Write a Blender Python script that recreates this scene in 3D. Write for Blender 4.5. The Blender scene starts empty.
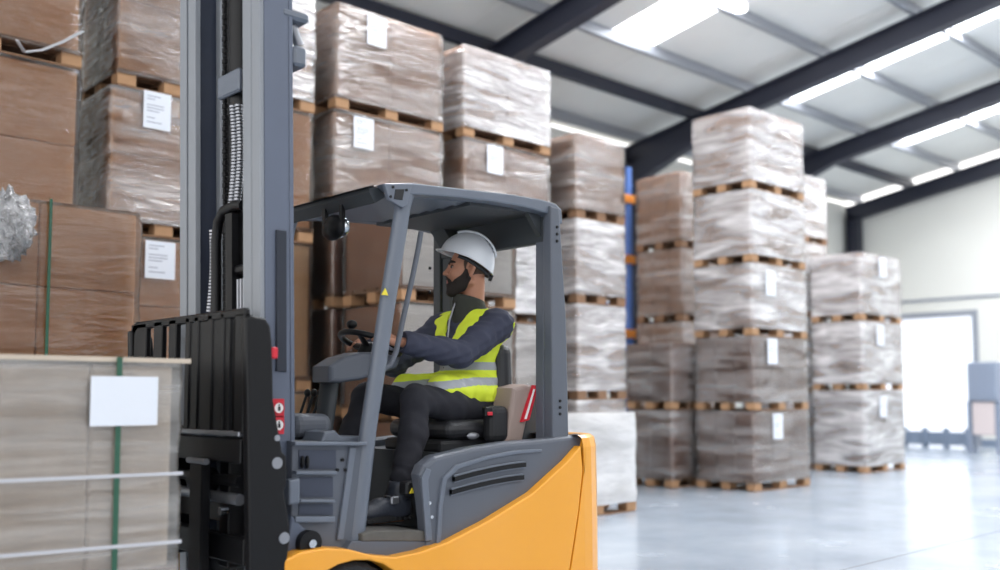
import bpy, bmesh, math, random
import numpy as np
from mathutils import Vector, Matrix
random.seed(7); np.random.seed(7)
C = bpy.context.scene.collection
PI = math.pi
# ------------------------------------------------------------------ camera frame (35 mm lens, 1.12 m above the floor)
F = 972.0; TH = math.radians(3.88); HC = 1.12; PPY = 329.0
RT = Vector((.7338, -.6793, 0)); FH = Vector((.6793, .7338, 0)); UZ = Vector((0, 0, 1))
FWD = FH * math.cos(TH) + UZ * math.sin(TH); UPV = FH * (-math.sin(TH)) + UZ * math.cos(TH)
O = Vector((0, 0, HC))
def ray(x, y): return RT * ((x - 500) / F) + UPV * ((PPY - y) / F) + FWD
def onY(x, y, Y): r = ray(x, y); return O + r * (Y / r.y)
def onX(x, y, X): r = ray(x, y); return O + r * (X / r.x)
def poly_xz(pts, Y): return [(p.x, p.z) for p in (onY(x, y, Y) for x, y in pts)]

# ------------------------------------------------------------------ materials
def newmat(name):
    m = bpy.data.materials.new(name); m.use_nodes = True
    nt = m.node_tree; b = nt.nodes['Principled BSDF']; return m, nt, b
def lin(c): return tuple(((v / 255) / 12.92 if v / 255 <= .04045 else ((v / 255 + .055) / 1.055) ** 2.4) for v in c) + (1,)
def plain(name, rgb, rough=.5, metal=0, noise=0.0, nscale=8, bump=0.0, bscale=60, coat=0, spec=.5, stretch=(1, 1, 1)):
    m, nt, b = newmat(name); c = lin(rgb)
    b.inputs['Base Color'].default_value = c; b.inputs['Roughness'].default_value = rough
    b.inputs['Metallic'].default_value = metal; b.inputs['Specular IOR Level'].default_value = spec
    b.inputs['Coat Weight'].default_value = coat
    tc = nt.nodes.new('ShaderNodeTexCoord'); mp = nt.nodes.new('ShaderNodeMapping'); mp.inputs['Scale'].default_value = stretch
    nt.links.new(tc.outputs['Object'], mp.inputs['Vector'])
    if noise:
        n = nt.nodes.new('ShaderNodeTexNoise'); n.inputs['Scale'].default_value = nscale; n.inputs['Detail'].default_value = 6
        nt.links.new(mp.outputs['Vector'], n.inputs['Vector'])
        mx = nt.nodes.new('ShaderNodeMix'); mx.data_type = 'RGBA'
        mx.inputs['A'].default_value = tuple(v * (1 - noise) for v in c[:3]) + (1,)
        mx.inputs['B'].default_value = tuple(min(1, v * (1 + noise)) for v in c[:3]) + (1,)
        nt.links.new(n.outputs['Fac'], mx.inputs['Factor']); nt.links.new(mx.outputs['Result'], b.inputs['Base Color'])
    if bump:
        n = nt.nodes.new('ShaderNodeTexNoise'); n.inputs['Scale'].default_value = bscale; n.inputs['Detail'].default_value = 4
        nt.links.new(mp.outputs['Vector'], n.inputs['Vector'])
        bp = nt.nodes.new('ShaderNodeBump'); bp.inputs['Strength'].default_value = bump; bp.inputs['Distance'].default_value = .01
        nt.links.new(n.outputs['Fac'], bp.inputs['Height']); nt.links.new(bp.outputs['Normal'], b.inputs['Normal'])
    return m
def film_mat(name, tint, alpha0, alpha1, rough=.16, bump=.6, scale=(3, 3, 14)):
    m, nt, b = newmat(name)
    tc = nt.nodes.new('ShaderNodeTexCoord'); mp = nt.nodes.new('ShaderNodeMapping')
    mp.inputs['Scale'].default_value = scale; mp.inputs['Rotation'].default_value = (.25, .2, 0)
    oi = nt.nodes.new('ShaderNodeObjectInfo'); ad = nt.nodes.new('ShaderNodeVectorMath'); ad.operation = 'ADD'
    ml = nt.nodes.new('ShaderNodeMath'); ml.operation = 'MULTIPLY'; ml.inputs[1].default_value = 37
    nt.links.new(oi.outputs['Random'], ml.inputs[0])
    nt.links.new(tc.outputs['Object'], ad.inputs[0]); nt.links.new(ml.outputs[0], ad.inputs[1])
    nt.links.new(ad.outputs[0], mp.inputs['Vector'])
    n = nt.nodes.new('ShaderNodeTexNoise'); n.inputs['Scale'].default_value = 1.0; n.inputs['Detail'].default_value = 5; n.inputs['Distortion'].default_value = .6
    nt.links.new(mp.outputs['Vector'], n.inputs['Vector'])
    n2 = nt.nodes.new('ShaderNodeTexNoise'); n2.inputs['Scale'].default_value = 2.2; n2.inputs['Detail'].default_value = 4; n2.inputs['Distortion'].default_value = 1.2
    nt.links.new(mp.outputs['Vector'], n2.inputs['Vector'])
    mr = nt.nodes.new('ShaderNodeMapRange'); mr.inputs['From Min'].default_value = .35; mr.inputs['From Max'].default_value = .68
    mr.inputs['To Min'].default_value = alpha0; mr.inputs['To Max'].default_value = alpha1
    nt.links.new(n.outputs['Fac'], mr.inputs['Value'])
    b.inputs['Base Color'].default_value = lin(tint); b.inputs['Roughness'].default_value = rough
    b.inputs['Specular IOR Level'].default_value = .9
    bp = nt.nodes.new('ShaderNodeBump'); bp.inputs['Strength'].default_value = bump; bp.inputs['Distance'].default_value = .05
    nt.links.new(n2.outputs['Fac'], bp.inputs['Height']); nt.links.new(bp.outputs['Normal'], b.inputs['Normal'])
    # clear film: see-through diffuse body with a glossy skin
    tr = nt.nodes.new('ShaderNodeBsdfTransparent'); gl = nt.nodes.new('ShaderNodeBsdfGlossy'); gl.inputs['Roughness'].default_value = rough
    nt.links.new(bp.outputs['Normal'], gl.inputs['Normal'])
    fr = nt.nodes.new('ShaderNodeFresnel'); fr.inputs['IOR'].default_value = 1.75; nt.links.new(bp.outputs['Normal'], fr.inputs['Normal'])
    m1 = nt.nodes.new('ShaderNodeMixShader'); nt.links.new(mr.outputs['Result'], m1.inputs[0])
    nt.links.new(tr.outputs[0], m1.inputs[1]); nt.links.new(b.outputs[0], m1.inputs[2])
    m2 = nt.nodes.new('ShaderNodeMixShader'); nt.links.new(fr.outputs[0], m2.inputs[0])
    nt.links.new(m1.outputs[0], m2.inputs[1]); nt.links.new(gl.outputs[0], m2.inputs[2])
    nt.links.new(m2.outputs[0], nt.nodes['Material Output'].inputs['Surface'])
    return m
M = {}
M['carton'] = plain('kraft_cardboard', (202, 148, 100), .75, noise=.12, nscale=3, bump=.05, bscale=30)
M['carton_dark'] = plain('dark_cardboard', (146, 110, 90), .75, noise=.15, nscale=3)
M['carton_pink'] = plain('pinkish_cardboard', (190, 152, 126), .75, noise=.1, nscale=3)
M['carton_pale'] = plain('pale_cardboard', (205, 190, 172), .75, noise=.1, nscale=3)
M['carton_front'] = plain('cream_cardboard', (216, 196, 174), .6, noise=.16, nscale=1.6, stretch=(5, 5, .5))
M['sheet_tan'] = plain('sheet_cardboard', (205, 168, 128), .8, noise=.2, nscale=6, stretch=(1, 1, 30))
M['sheet_red'] = plain('red_brown_sheets', (140, 100, 84), .8, noise=.2, nscale=6, stretch=(1, 1, 30))
M['sheet_white'] = plain('white_sheets', (215, 210, 205), .8, noise=.2, nscale=6, stretch=(1, 1, 30))
M['wood'] = plain('pallet_wood', (140, 106, 80), .8, noise=.25, nscale=7, stretch=(1, 6, 6))
M['wood_orange'] = plain('pallet_block_wood', (178, 138, 102), .8, noise=.2, nscale=9)
M['film'] = film_mat('clear_stretch_film', (232, 226, 224), .02, .42, .10, .8, (1.3, 1.3, 8))
M['film_thin'] = film_mat('thin_stretch_film', (225, 220, 215), .0, .07, .12, .22, (1, 1, 6))
M['film_heavy'] = film_mat('heavy_stretch_film', (236, 232, 232), .2, .88, .11, .9, (1.5, 1.5, 8))
M['film_milky'] = film_mat('milky_stretch_film', (236, 234, 234), .6, .9, .25, .3, (1.4, 1.4, 5))
M['film_front'] = film_mat('front_load_film', (236, 232, 228), .08, .35, .12, .15, (1.5, 1.5, 18))
M['paper'] = plain('white_paper', (232, 236, 244), .6)
M['ink'] = plain('grey_ink', (150, 155, 170), .7)
M['green_strap'] = plain('green_strap', (45, 92, 72), .4)
M['white_strap'] = plain('white_strap', (200, 200, 205), .35)
M['steel_dark'] = plain('dark_rafter_paint', (44, 47, 62), .45)
M['purlin'] = plain('purlin_galvanised', (158, 161, 168), .35, metal=.15)
M['roofsheet'] = plain('roof_sheet', (238, 237, 232), .7, noise=.04, nscale=2)
M['wall'] = plain('wall_paint', (232, 231, 224), .7, noise=.03, nscale=1)
M['added_wall'] = plain('added_wall_grey', (120, 122, 126), .7)  # dull grey for the unseen wall added to break up reflections
M['trim'] = plain('trim_grey', (150, 155, 165), .6)
M['grey'] = plain('truck_grey_paint', (88, 93, 103), .45, coat=.1, bump=.03, bscale=220)
M['grey_lt'] = plain('truck_frame_paint', (100, 107, 119), .4, coat=.15)
M['mast_blue'] = plain('mast_side_paint', (92, 100, 117), .45, coat=.05, noise=.05, nscale=3)
M['flange'] = plain('mast_flange_paint', (136, 140, 146), .5, noise=.06, nscale=4)
M['mast_in'] = plain('mast_inner_paint', (56, 62, 78), .5)
M['yellow'] = plain('truck_yellow_paint', (240, 164, 44), .38, coat=.35, noise=.03, nscale=2)
M['black'] = plain('black_paint', (13, 13, 16), .42, spec=.3)
M['black_matt'] = plain('black_plastic', (24, 25, 29), .6)
M['slot'] = plain('dark_recess', (40, 45, 56), .7)
M['rubber'] = plain('rubber', (36, 36, 38), .8, bump=.2, bscale=50)
M['chrome'] = plain('bright_steel', (200, 203, 208), .22, metal=1)
M['bar_steel'] = plain('bar_steel', (150, 152, 158), .35, metal=.7)
M['mat_grey'] = plain('worn_step_mat', (92, 90, 86), .85, noise=.3, nscale=18)
M['sticker_y'] = plain('yellow_sticker', (235, 215, 60), .5)
M['sticker_r'] = plain('red_sticker', (205, 30, 50), .5)
M['sticker_w'] = plain('white_sticker', (235, 232, 230), .5)
M['seat'] = plain('black_vinyl', (40, 41, 45), .42, bump=.08, bscale=150)
M['pad'] = plain('taupe_pad', (150, 132, 124), .7)
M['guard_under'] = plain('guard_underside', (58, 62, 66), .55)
M['mirror'] = plain('mirror_glass', (190, 195, 200), .05, metal=1)
M['skin'] = plain('skin', (176, 124, 98), .5, noise=.06, nscale=30, bump=.05, bscale=200)
M['lips'] = plain('lips', (160, 95, 85), .45)
M['hair'] = plain('black_hair', (36, 27, 23), .75, bump=.7, bscale=260)
M['hair_short'] = plain('short_cropped_hair', (84, 64, 54), .85, bump=.5, bscale=300)
M['eye_w'] = plain('eye_white', (170, 160, 152), .2)
M['iris'] = plain('iris', (40, 25, 18), .2)
M['jacket'] = plain('navy_jacket', (54, 57, 74), .85, noise=.12, nscale=9, bump=.55, bscale=14)
M['collar'] = plain('olive_collar', (52, 54, 48), .85, bump=.3, bscale=40)
M['trousers'] = plain('black_work_trousers', (34, 34, 42), .85, noise=.1, nscale=8, bump=.6, bscale=12)
M['hivis'] = plain('hi_vis_yellow', (222, 238, 60), .65, bump=.4, bscale=16)
M['reflective'] = plain('reflective_tape', (160, 164, 170), .4, bump=.3, bscale=20)
M['helmet'] = plain('white_hard_hat', (228, 231, 236), .28, coat=.3)
M['boot'] = plain('black_leather_boot', (50, 54, 64), .45, bump=.2, bscale=80)
M['boot_sole'] = plain('boot_sole', (28, 28, 30), .7)
M['rack_blue'] = plain('rack_blue', (84, 120, 190), .5)
M['rack_orange'] = plain('rack_orange', (240, 150, 60), .5)
M['machine'] = plain('machine_grey', (140, 150, 168), .5)
M['machine_body'] = plain('machine_pinkish', (222, 208, 206), .5)
M['kerb_blue'] = plain('dock_grey_blue', (128, 142, 162), .5)
M['loose_film'] = film_mat('loose_crumpled_film', (235, 235, 238), .3, .75, .12, 1.0, (14, 14, 14))

def emis(name, rgb, s):
    m, nt, b = newmat(name); b.inputs['Base Color'].default_value = lin(rgb)
    b.inputs['Emission Color'].default_value = lin(rgb); b.inputs['Emission Strength'].default_value = s; return m
M['skylight'] = emis('daylit_roof_panel', (246, 249, 255), 5.0)
M['daydoor'] = emis('daylit_translucent_door', (244, 247, 255), .55)
M['lamp'] = emis('lamp_diffuser', (250, 252, 255), 6)

# floor: glossy sealed concrete with saw-cut joints
def floor_mat():
    m, nt, b = newmat('sealed_concrete')
    tc = nt.nodes.new('ShaderNodeTexCoord')
    n = nt.nodes.new('ShaderNodeTexNoise'); n.inputs['Scale'].default_value = .7; n.inputs['Detail'].default_value = 8; n.inputs['Roughness'].default_value = .65
    nt.links.new(tc.outputs['Object'], n.inputs['Vector'])
    r = nt.nodes.new('ShaderNodeValToRGB'); r.color_ramp.elements[0].position = .3; r.color_ramp.elements[1].position = .7
    r.color_ramp.elements[0].color = lin((148, 159, 172)); r.color_ramp.elements[1].color = lin((176, 186, 197))
    nt.links.new(n.outputs['Fac'], r.inputs['Fac']); nt.links.new(r.outputs['Color'], b.inputs['Base Color'])
    n2 = nt.nodes.new('ShaderNodeTexNoise'); n2.inputs['Scale'].default_value = 1.7; n2.inputs['Detail'].default_value = 6
    nt.links.new(tc.outputs['Object'], n2.inputs['Vector'])
    mr = nt.nodes.new('ShaderNodeMapRange'); mr.inputs['To Min'].default_value = .10; mr.inputs['To Max'].default_value = .36
    nt.links.new(n2.outputs['Fac'], mr.inputs['Value']); nt.links.new(mr.outputs['Result'], b.inputs['Roughness'])
    b.inputs['Specular IOR Level'].default_value = .55; b.inputs['Coat Weight'].default_value = .15; b.inputs['Coat Roughness'].default_value = .08
    return m
M['floor'] = floor_mat()

# ------------------------------------------------------------------ mesh builder
class MB:
    def __init__(s): s.v = []; s.f = []; s.mi = []; s.sm = []
    def add(s, vs, fs, mi=0, smooth=False):
        o = len(s.v); s.v += [tuple(p) for p in vs]
        for f in fs: s.f.append(tuple(i + o for i in f)); s.mi.append(mi); s.sm.append(smooth)
        return s
    def frombm(s, bm, mi=0, smooth=False):
        bm.verts.index_update(); s.add([v.co[:] for v in bm.verts], [[v.index for v in f.verts] for f in bm.faces], mi, smooth); bm.free(); return s
    def box(s, x0, x1, y0, y1, z0, z1, mi=0, bev=0, R=None, seg=1):
        bm = bmesh.new(); bmesh.ops.create_cube(bm, size=1)
        for v in bm.verts: v.co = Vector((x0 + (v.co.x + .5) * (x1 - x0), y0 + (v.co.y + .5) * (y1 - y0), z0 + (v.co.z + .5) * (z1 - z0)))
        if bev: bmesh.ops.bevel(bm, geom=list(bm.edges), offset=bev, segments=seg, profile=.5, affect='EDGES')
        if R is not None:
            for v in bm.verts: v.co = R @ v.co
        return s.frombm(bm, mi, False)
    def prism(s, pts, y0, y1, mi=0, bev=0, seg=2, smooth=False):   # outline in XZ, depth in Y
        bm = bmesh.new(); vs = [bm.verts.new((x, y0, z)) for x, z in pts]; f = bm.faces.new(vs)
        r = bmesh.ops.extrude_face_region(bm, geom=[f]); 
        for g in r['geom']:
            if isinstance(g, bmesh.types.BMVert): g.co.y = y1
        bmesh.ops.recalc_face_normals(bm, faces=bm.faces)
        if bev:
            eds = [e for e in bm.edges if abs(e.verts[0].co.y - e.verts[1].co.y) < 1e-6]
            bmesh.ops.bevel(bm, geom=eds, offset=bev, segments=seg, profile=.5, affect='EDGES')
        bmesh.ops.triangulate(bm, faces=[f_ for f_ in bm.faces if len(f_.verts) > 4])
        return s.frombm(bm, mi, smooth)
    def prismz(s, pts, z0, z1, mi=0, bev=0, seg=2):                # outline in XY
        bm = bmesh.new(); vs = [bm.verts.new((x, y, z0)) for x, y in pts]; f = bm.faces.new(vs)
        r = bmesh.ops.extrude_face_region(bm, geom=[f])
        for g in r['geom']:
            if isinstance(g, bmesh.types.BMVert): g.co.z = z1
        bmesh.ops.recalc_face_normals(bm, faces=bm.faces)
        if bev:
            eds = [e for e in bm.edges if abs(e.verts[0].co.z - e.verts[1].co.z) < 1e-6]
            bmesh.ops.bevel(bm, geom=eds, offset=bev, segments=seg, profile=.5, affect='EDGES')
        return s.frombm(bm, mi, False)
    def tube(s, path, r, n=12, mi=0, caps=True, flat=None):
        P = [Vector(p) for p in path]; rings = []; prev = None
        for i, p in enumerate(P):
            t = (P[min(i + 1, len(P) - 1)] - P[max(i - 1, 0)]).normalized()
            a = (prev - t * prev.dot(t)) if prev is not None else t.orthogonal()
            if prev is None and abs(t.y) < .9: a = Vector((0, 1, 0)) - t * t.y
            a.normalize(); prev = a; b = t.cross(a); rr = r[i] if isinstance(r, (list, tuple)) else r
            ra, rb = (rr, rr) if flat is None else (rr * flat[0], rr * flat[1])
            rings.append([p + a * (ra * math.cos(2 * PI * k / n)) + b * (rb * math.sin(2 * PI * k / n)) for k in range(n)])
        vs = [v for R_ in rings for v in R_]; fs = []
        for i in range(len(P) - 1):
            for k in range(n): fs.append((i * n + k, i * n + (k + 1) % n, (i + 1) * n + (k + 1) % n, (i + 1) * n + k))
        s.add(vs, fs, mi, True)
        if caps: s.add(rings[0][::-1], [tuple(range(n))], mi); s.add(rings[-1], [tuple(range(n))], mi)
        return s
    def torus(s, c, nrm, R, r, n=48, m=10, mi=0):
        nrm = Vector(nrm).normalized(); a = nrm.orthogonal().normalized(); b = nrm.cross(a); c = Vector(c); vs = []; fs = []
        for i in range(n):
            d = a * math.cos(2 * PI * i / n) + b * math.sin(2 * PI * i / n)
            for j in range(m): vs.append(c + d * (R + r * math.cos(2 * PI * j / m)) + nrm * (r * math.sin(2 * PI * j / m)))
        for i in range(n):
            for j in range(m): fs.append((i * m + j, ((i + 1) % n) * m + j, ((i + 1) % n) * m + (j + 1) % m, i * m + (j + 1) % m))
        return s.add(vs, fs, mi, True)
    def ell(s, c, r, mi=0, R=None, seg=20):
        bm = bmesh.new(); bmesh.ops.create_uvsphere(bm, u_segments=seg, v_segments=seg * 2 // 3, radius=1)
        for v in bm.verts:
            q = Vector((v.co.x * r[0], v.co.y * r[1], v.co.z * r[2])); q = R @ q if R is not None else q; v.co = q + Vector(c)
        return s.frombm(bm, mi, True)
    def disc(s, c, nrm, r, th=.002, n=24, mi=0):
        nrm = Vector(nrm).normalized(); return s.tube([Vector(c) - nrm * th / 2, Vector(c) + nrm * th / 2], r, n, mi)
    def mesh(s, name, mats, off=Vector((0, 0, 0))):
        me = bpy.data.meshes.new(name); me.from_pydata([tuple(Vector(p) - off) for p in s.v], [], s.f)
        mats = mats if isinstance(mats, (list, tuple)) else [mats]
        for m in mats: me.materials.append(M[m] if isinstance(m, str) else m)
        me.polygons.foreach_set('material_index', s.mi); me.polygons.foreach_set('use_smooth', s.sm)
        bm = bmesh.new(); bm.from_mesh(me); bmesh.ops.recalc_face_normals(bm, faces=bm.faces); bm.to_mesh(me); bm.free()
        return me
    def build(s, name, mats, parent=None, label=None, kind=None):
        off = root_of(parent).location if parent else Vector((0, 0, 0))
        o = bpy.data.objects.new(name, s.mesh(name, mats, off)); C.objects.link(o); o.parent = parent
        if label: o['label'] = label
        if kind: o['kind'] = kind
        return o
def root_of(o):
    while o.parent: o = o.parent
    return o
def thing(name, label, cat, loc=(0, 0, 0), group=None):
    o = bpy.data.objects.new(name, None); C.objects.link(o); o.location = loc; o.empty_display_size = .1
    o['label'] = label; o['category'] = cat
    if group: o['group'] = group
    return o
def tag(o, label, cat, group=None):
    o['label'] = label; o['category'] = cat
    if group: o['group'] = group
    return o
def struct(o): o['kind'] = 'structure'; return o
def addmesh(name, me, parent, loc=(0, 0, 0)):
    o = bpy.data.objects.new(name, me); C.objects.link(o); o.parent = parent; o.location = loc; return o

# ------------------------------------------------------------------ building
YW, XE, ZE, SL = 11.6, 22.4, 5.68, .17
def rz(y): return ZE + SL * (YW - y)
b = MB(); b.box(-9, 24, -9, YW + .2, -.15, 0); struct(b.build('floor', 'floor'))
b = MB()
for yj in (3.15, -1.4, 7.7): b.box(-9, XE, yj - .004, yj + .004, 0, .0006)
struct(b.build('trim_1', 'slot'))
b = MB(); b.box(-6, XE + .2, YW, YW + .15, 0, ZE + .1)
struct(b.build('wall_far_side', 'wall'))
# end wall with door opening
DY0, DY1, DZ = onX(975, 400, XE).y, onX(880, 400, XE).y, onX(940, 317, XE).z
b = MB()
def gable(y0, y1, z0):
    b.add([(XE, y0, z0), (XE, y1, z0), (XE, y1, rz(y1)), (XE, y0, rz(y0)), (XE + .15, y0, z0), (XE + .15, y1, z0), (XE + .15, y1, rz(y1)), (XE + .15, y0, rz(y0))],
          [(0, 1, 2, 3), (4, 7, 6, 5), (0, 4, 5, 1), (3, 2, 6, 7), (0, 3, 7, 4), (1, 5, 6, 2)])
gable(DY1, YW, 0); gable(DY0, DY1, DZ); gable(-9, DY0, 0)
struct(b.build('wall_end', 'wall'))
b = MB()
nsec = 5
for k in range(nsec):
    z0 = .02 + (DZ - .02) * k / nsec; b.box(XE + .05, XE + .09, DY0, DY1, z0 + .008, z0 + (DZ - .02) / nsec - .008, bev=.006)
d = b.build('door_1', 'daydoor'); struct(d)
b = MB(); b.box(XE - .04, XE + .1, DY1, DY1 + .12, 0, DZ + .12); b.box(XE - .04, XE + .1, DY0 - .12, DY0, 0, DZ + .12); b.box(XE - .04, XE + .1, DY0, DY1, DZ, DZ + .12)
struct(b.build('trim_2', 'trim'))
b = MB(); zb = onX(950, 300, XE).z; b.box(XE - .03, XE, -9, YW, zb, zb + .06); struct(b.build('trim_3', 'trim'))
b = MB(); b.box(XE - .02, XE, DY1, YW, 0, .15); b.box(XE - .02, XE, -9, DY0 - .12, 0, .15); struct(b.build('baseboard_end', 'kerb_blue'))
# roof sheets (from far eave to ridge) with daylight strips
SKY = [(5.7, 6.6), (10.44, 11.35), (14.6, 15.5), (18.95, 19.85)]
YR = 0.0
xs = [-6] + [q for a_ in SKY for q in a_] + [XE]
b = MB(); k = MB()
def slab(m, x0, x1, y0, y1, lift, t=.05):
    v = [(x, y, rz(y) + dz + lift) for dz in (0, t) for x, y in ((x0, y0), (x1, y0), (x1, y1), (x0, y1))]
    m.add(v, [(0, 1, 2, 3), (7, 6, 5, 4), (0, 4, 5, 1), (1, 5, 6, 2), (2, 6, 7, 3), (3, 7, 4, 0)])
YS0, YS1 = .6, 8.95
for i in range(0, len(xs) - 1):
    if i % 2 == 0:
        n = max(1, round((xs[i + 1] - xs[i]) / 1.0)); w = (xs[i + 1] - xs[i]) / n
        for j in range(n): slab(b, xs[i] + j * w, xs[i] + (j + 1) * w - .01, YR, YW + .1, .2)
    else:
        slab(b, xs[i], xs[i + 1] - .01, YS1, YW + .1, .2); slab(b, xs[i], xs[i + 1] - .01, YR, YS0, .2)
struct(b.build('ceiling', 'roofsheet'))
for i, (a_, c_) in enumerate(SKY):
    k = MB(); slab(k, a_, c_ - .01, YS0, YS1, .2, .03); struct(k.build('window_%d' % (i + 1), 'skylight'))
# added unseen camera-side wall with openings and roof slope, to give reflections contrast
b = MB(); xw = -9.0; YB = -8.0
while xw < XE:
    b.box(xw, xw + 1.5, YB - .2, YB, 0, 6.4); b.box(xw + 1.5, min(xw + 3.3, XE), YB - .2, YB, 0, .9); b.box(xw + 1.5, min(xw + 3.3, XE), YB - .2, YB, 4.4, 6.4); b.box(xw + 1.5, min(xw + 3.3, XE), YB - .15, YB - .05, 2.6, 2.7); xw += 3.3
struct(b.build('wall_near_added', 'added_wall'))
b = MB(); zr = rz(0) + .2  # added unseen roof piece, darkens part of what glossy film reflects
b.add([(-6, 0, zr), (XE, 0, zr), (XE, -3.6, zr - .17 * 3.6), (-6, -3.6, zr - .17 * 3.6), (-6, 0, zr + .05), (XE, 0, zr + .05), (XE, -3.6, zr - .17 * 3.6 + .05), (-6, -3.6, zr - .17 * 3.6 + .05)], [(0, 1, 2, 3), (7, 6, 5, 4), (0, 4, 5, 1), (1, 5, 6, 2), (2, 6, 7, 3), (3, 7, 4, 0)])
struct(b.build('trim_11', 'roofsheet'))
# rafters: I-sections along the slope, with haunch and column
def rafter(xc, hn=.45):
    m = MB(); w, h = .1, .36
    def sl(x0, x1, za, zb_, y0=YR, y1=YW - .1, za1=None):
        z1 = za if za1 is None else za1
        v = [(x0, y0, rz(y0) + za), (x1, y0, rz(y0) + za), (x1, y1, rz(y1) + z1), (x0, y1, rz(y1) + z1), (x0, y0, rz(y0) + zb_), (x1, y0, rz(y0) + zb_), (x1, y1, rz(y1) + zb_), (x0, y1, rz(y1) + zb_)]
        m.add(v, [(3, 2, 1, 0), (4, 5, 6, 7), (0, 1, 5, 4), (1, 2, 6, 5), (2, 3, 7, 6), (3, 0, 4, 7)])
    sl(xc - w, xc + w, -.02, 0.0); sl(xc - w, xc + w, -h, -h + .02); sl(xc - .012, xc + .012, -h, 0)
    sl(xc - .012, xc + .012, -h, -h + .01, YW - 2.2, YW - .1, -h - hn); sl(xc - w, xc + w, -h, -h + .005, YW - 2.2, YW - .1, -h - hn)
    m.box(xc - w, xc + w, YW - .12, YW - .1, 0, ZE); m.box(xc - w, xc + w, YW - .42, YW - .40, 0, ZE - .3); m.box(xc - .012, xc + .012, YW - .42, YW - .1, 0, ZE - .2)
    return m
for i, xc in enumerate((4.5, 9.0, 13.85, 17.75, XE - .15)):
    struct(rafter(xc, .02 if i == 4 else .45).build('trim_%d' % (i + 4), 'steel_dark'))
# purlins along the building
m = MB()
for yy in (11.2, 8.87, 7.5, 6.05, 4.6, 3.15, 1.7, .3):
    z = rz(yy); m.box(-6, XE, yy - .006, yy + .006, z, z + .19); m.box(-6, XE, yy - .07, yy + .006, z, z + .008); m.box(-6, XE, yy, yy + .07, z + .175, z + .185)
struct(m.build('trim_9', 'purlin'))
m = MB(); m.box(-6, XE, 9.92, 10.02, rz(10) - .02, rz(10) + .17)
m.tube([(10.0, 11.2, 5.3), (10.0, 11.2, 4.0)], .04)
m.box(-6, XE, YW - .08, YW, 4.2, 4.32); m.box(-6, XE, YW - .08, YW, 2.4, 2.52)
struct(m.build('trim_10', 'steel_dark'))
# pendant lamp near the top edge
p = onY(740, 10, 6.9); t = thing('ceiling_lamp', 'small white round lamp hanging under the roof between the dark beams', 'lamp', (p.x, p.y, p.z))
MB().tube([p, p + Vector((0, 0, .07)), p + Vector((0, 0, .08))], [.10, .09, .03], 20).build('lamp_housing', 'sticker_w', t)
MB().tube([p + Vector((0, 0, .08)), Vector((p.x, p.y, rz(p.y) + .2))], .012, 8).build('rod', 'sticker_w', t)
MB().disc(p, (0, 0, 1), .085, .01).build('diffuser', 'lamp', t)

# ------------------------------------------------------------------ pallet loads
cache = {}
PH = .13
def cmesh(key, fn, mats):
    if key not in cache: cache[key] = fn().mesh(key[0], mats)
    return cache[key]
def pallet_mesh(L, W, blocks):
    def fn():
        m = MB(); n = 5; bw = W / n * .82                         # long deck boards run along X
        for i in range(n): y = -W / 2 + i * (W - bw) / (n - 1); m.box(-L / 2, L / 2, y, y + bw, PH - .018, PH)
        for x in (-L / 2, -.07, L / 2 - .14): m.box(x, x + .14, -W / 2 + .01, W / 2 - .01, PH - .034, PH - .018)
        for y in (-W / 2, -.05, W / 2 - .1): m.box(-L / 2 + .01, L / 2 - .01, y + .004, y + .096, 0, .014)
        if blocks:
            for bx in (-L / 2, -.07, L / 2 - .14):
                for by in (-W / 2, -.06, W / 2 - .12): m.box(bx, bx + .14, by, by + .12, .014, PH - .034)
        return m
    return cmesh(('wooden_pallet', L, W, blocks), fn, 'wood')
def block_mesh(): return cmesh(('block',), lambda: MB().box(0, .14, 0, .12, .014, PH - .034, bev=.003), 'wood_orange')
def carton_mesh(a, c, h, mat):
    def fn():
        m = MB(); m.box(-a / 2, a / 2, -c / 2, c / 2, 0, h, bev=.008)
        m.box(-a / 2 - .001, a / 2 + .001, -.03, .03, h * .0 + .01, h + .001, 0)
        return m
    return cmesh(('carton', round(a, 3), round(c, 3), round(h, 3), mat), fn, mat)
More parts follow.
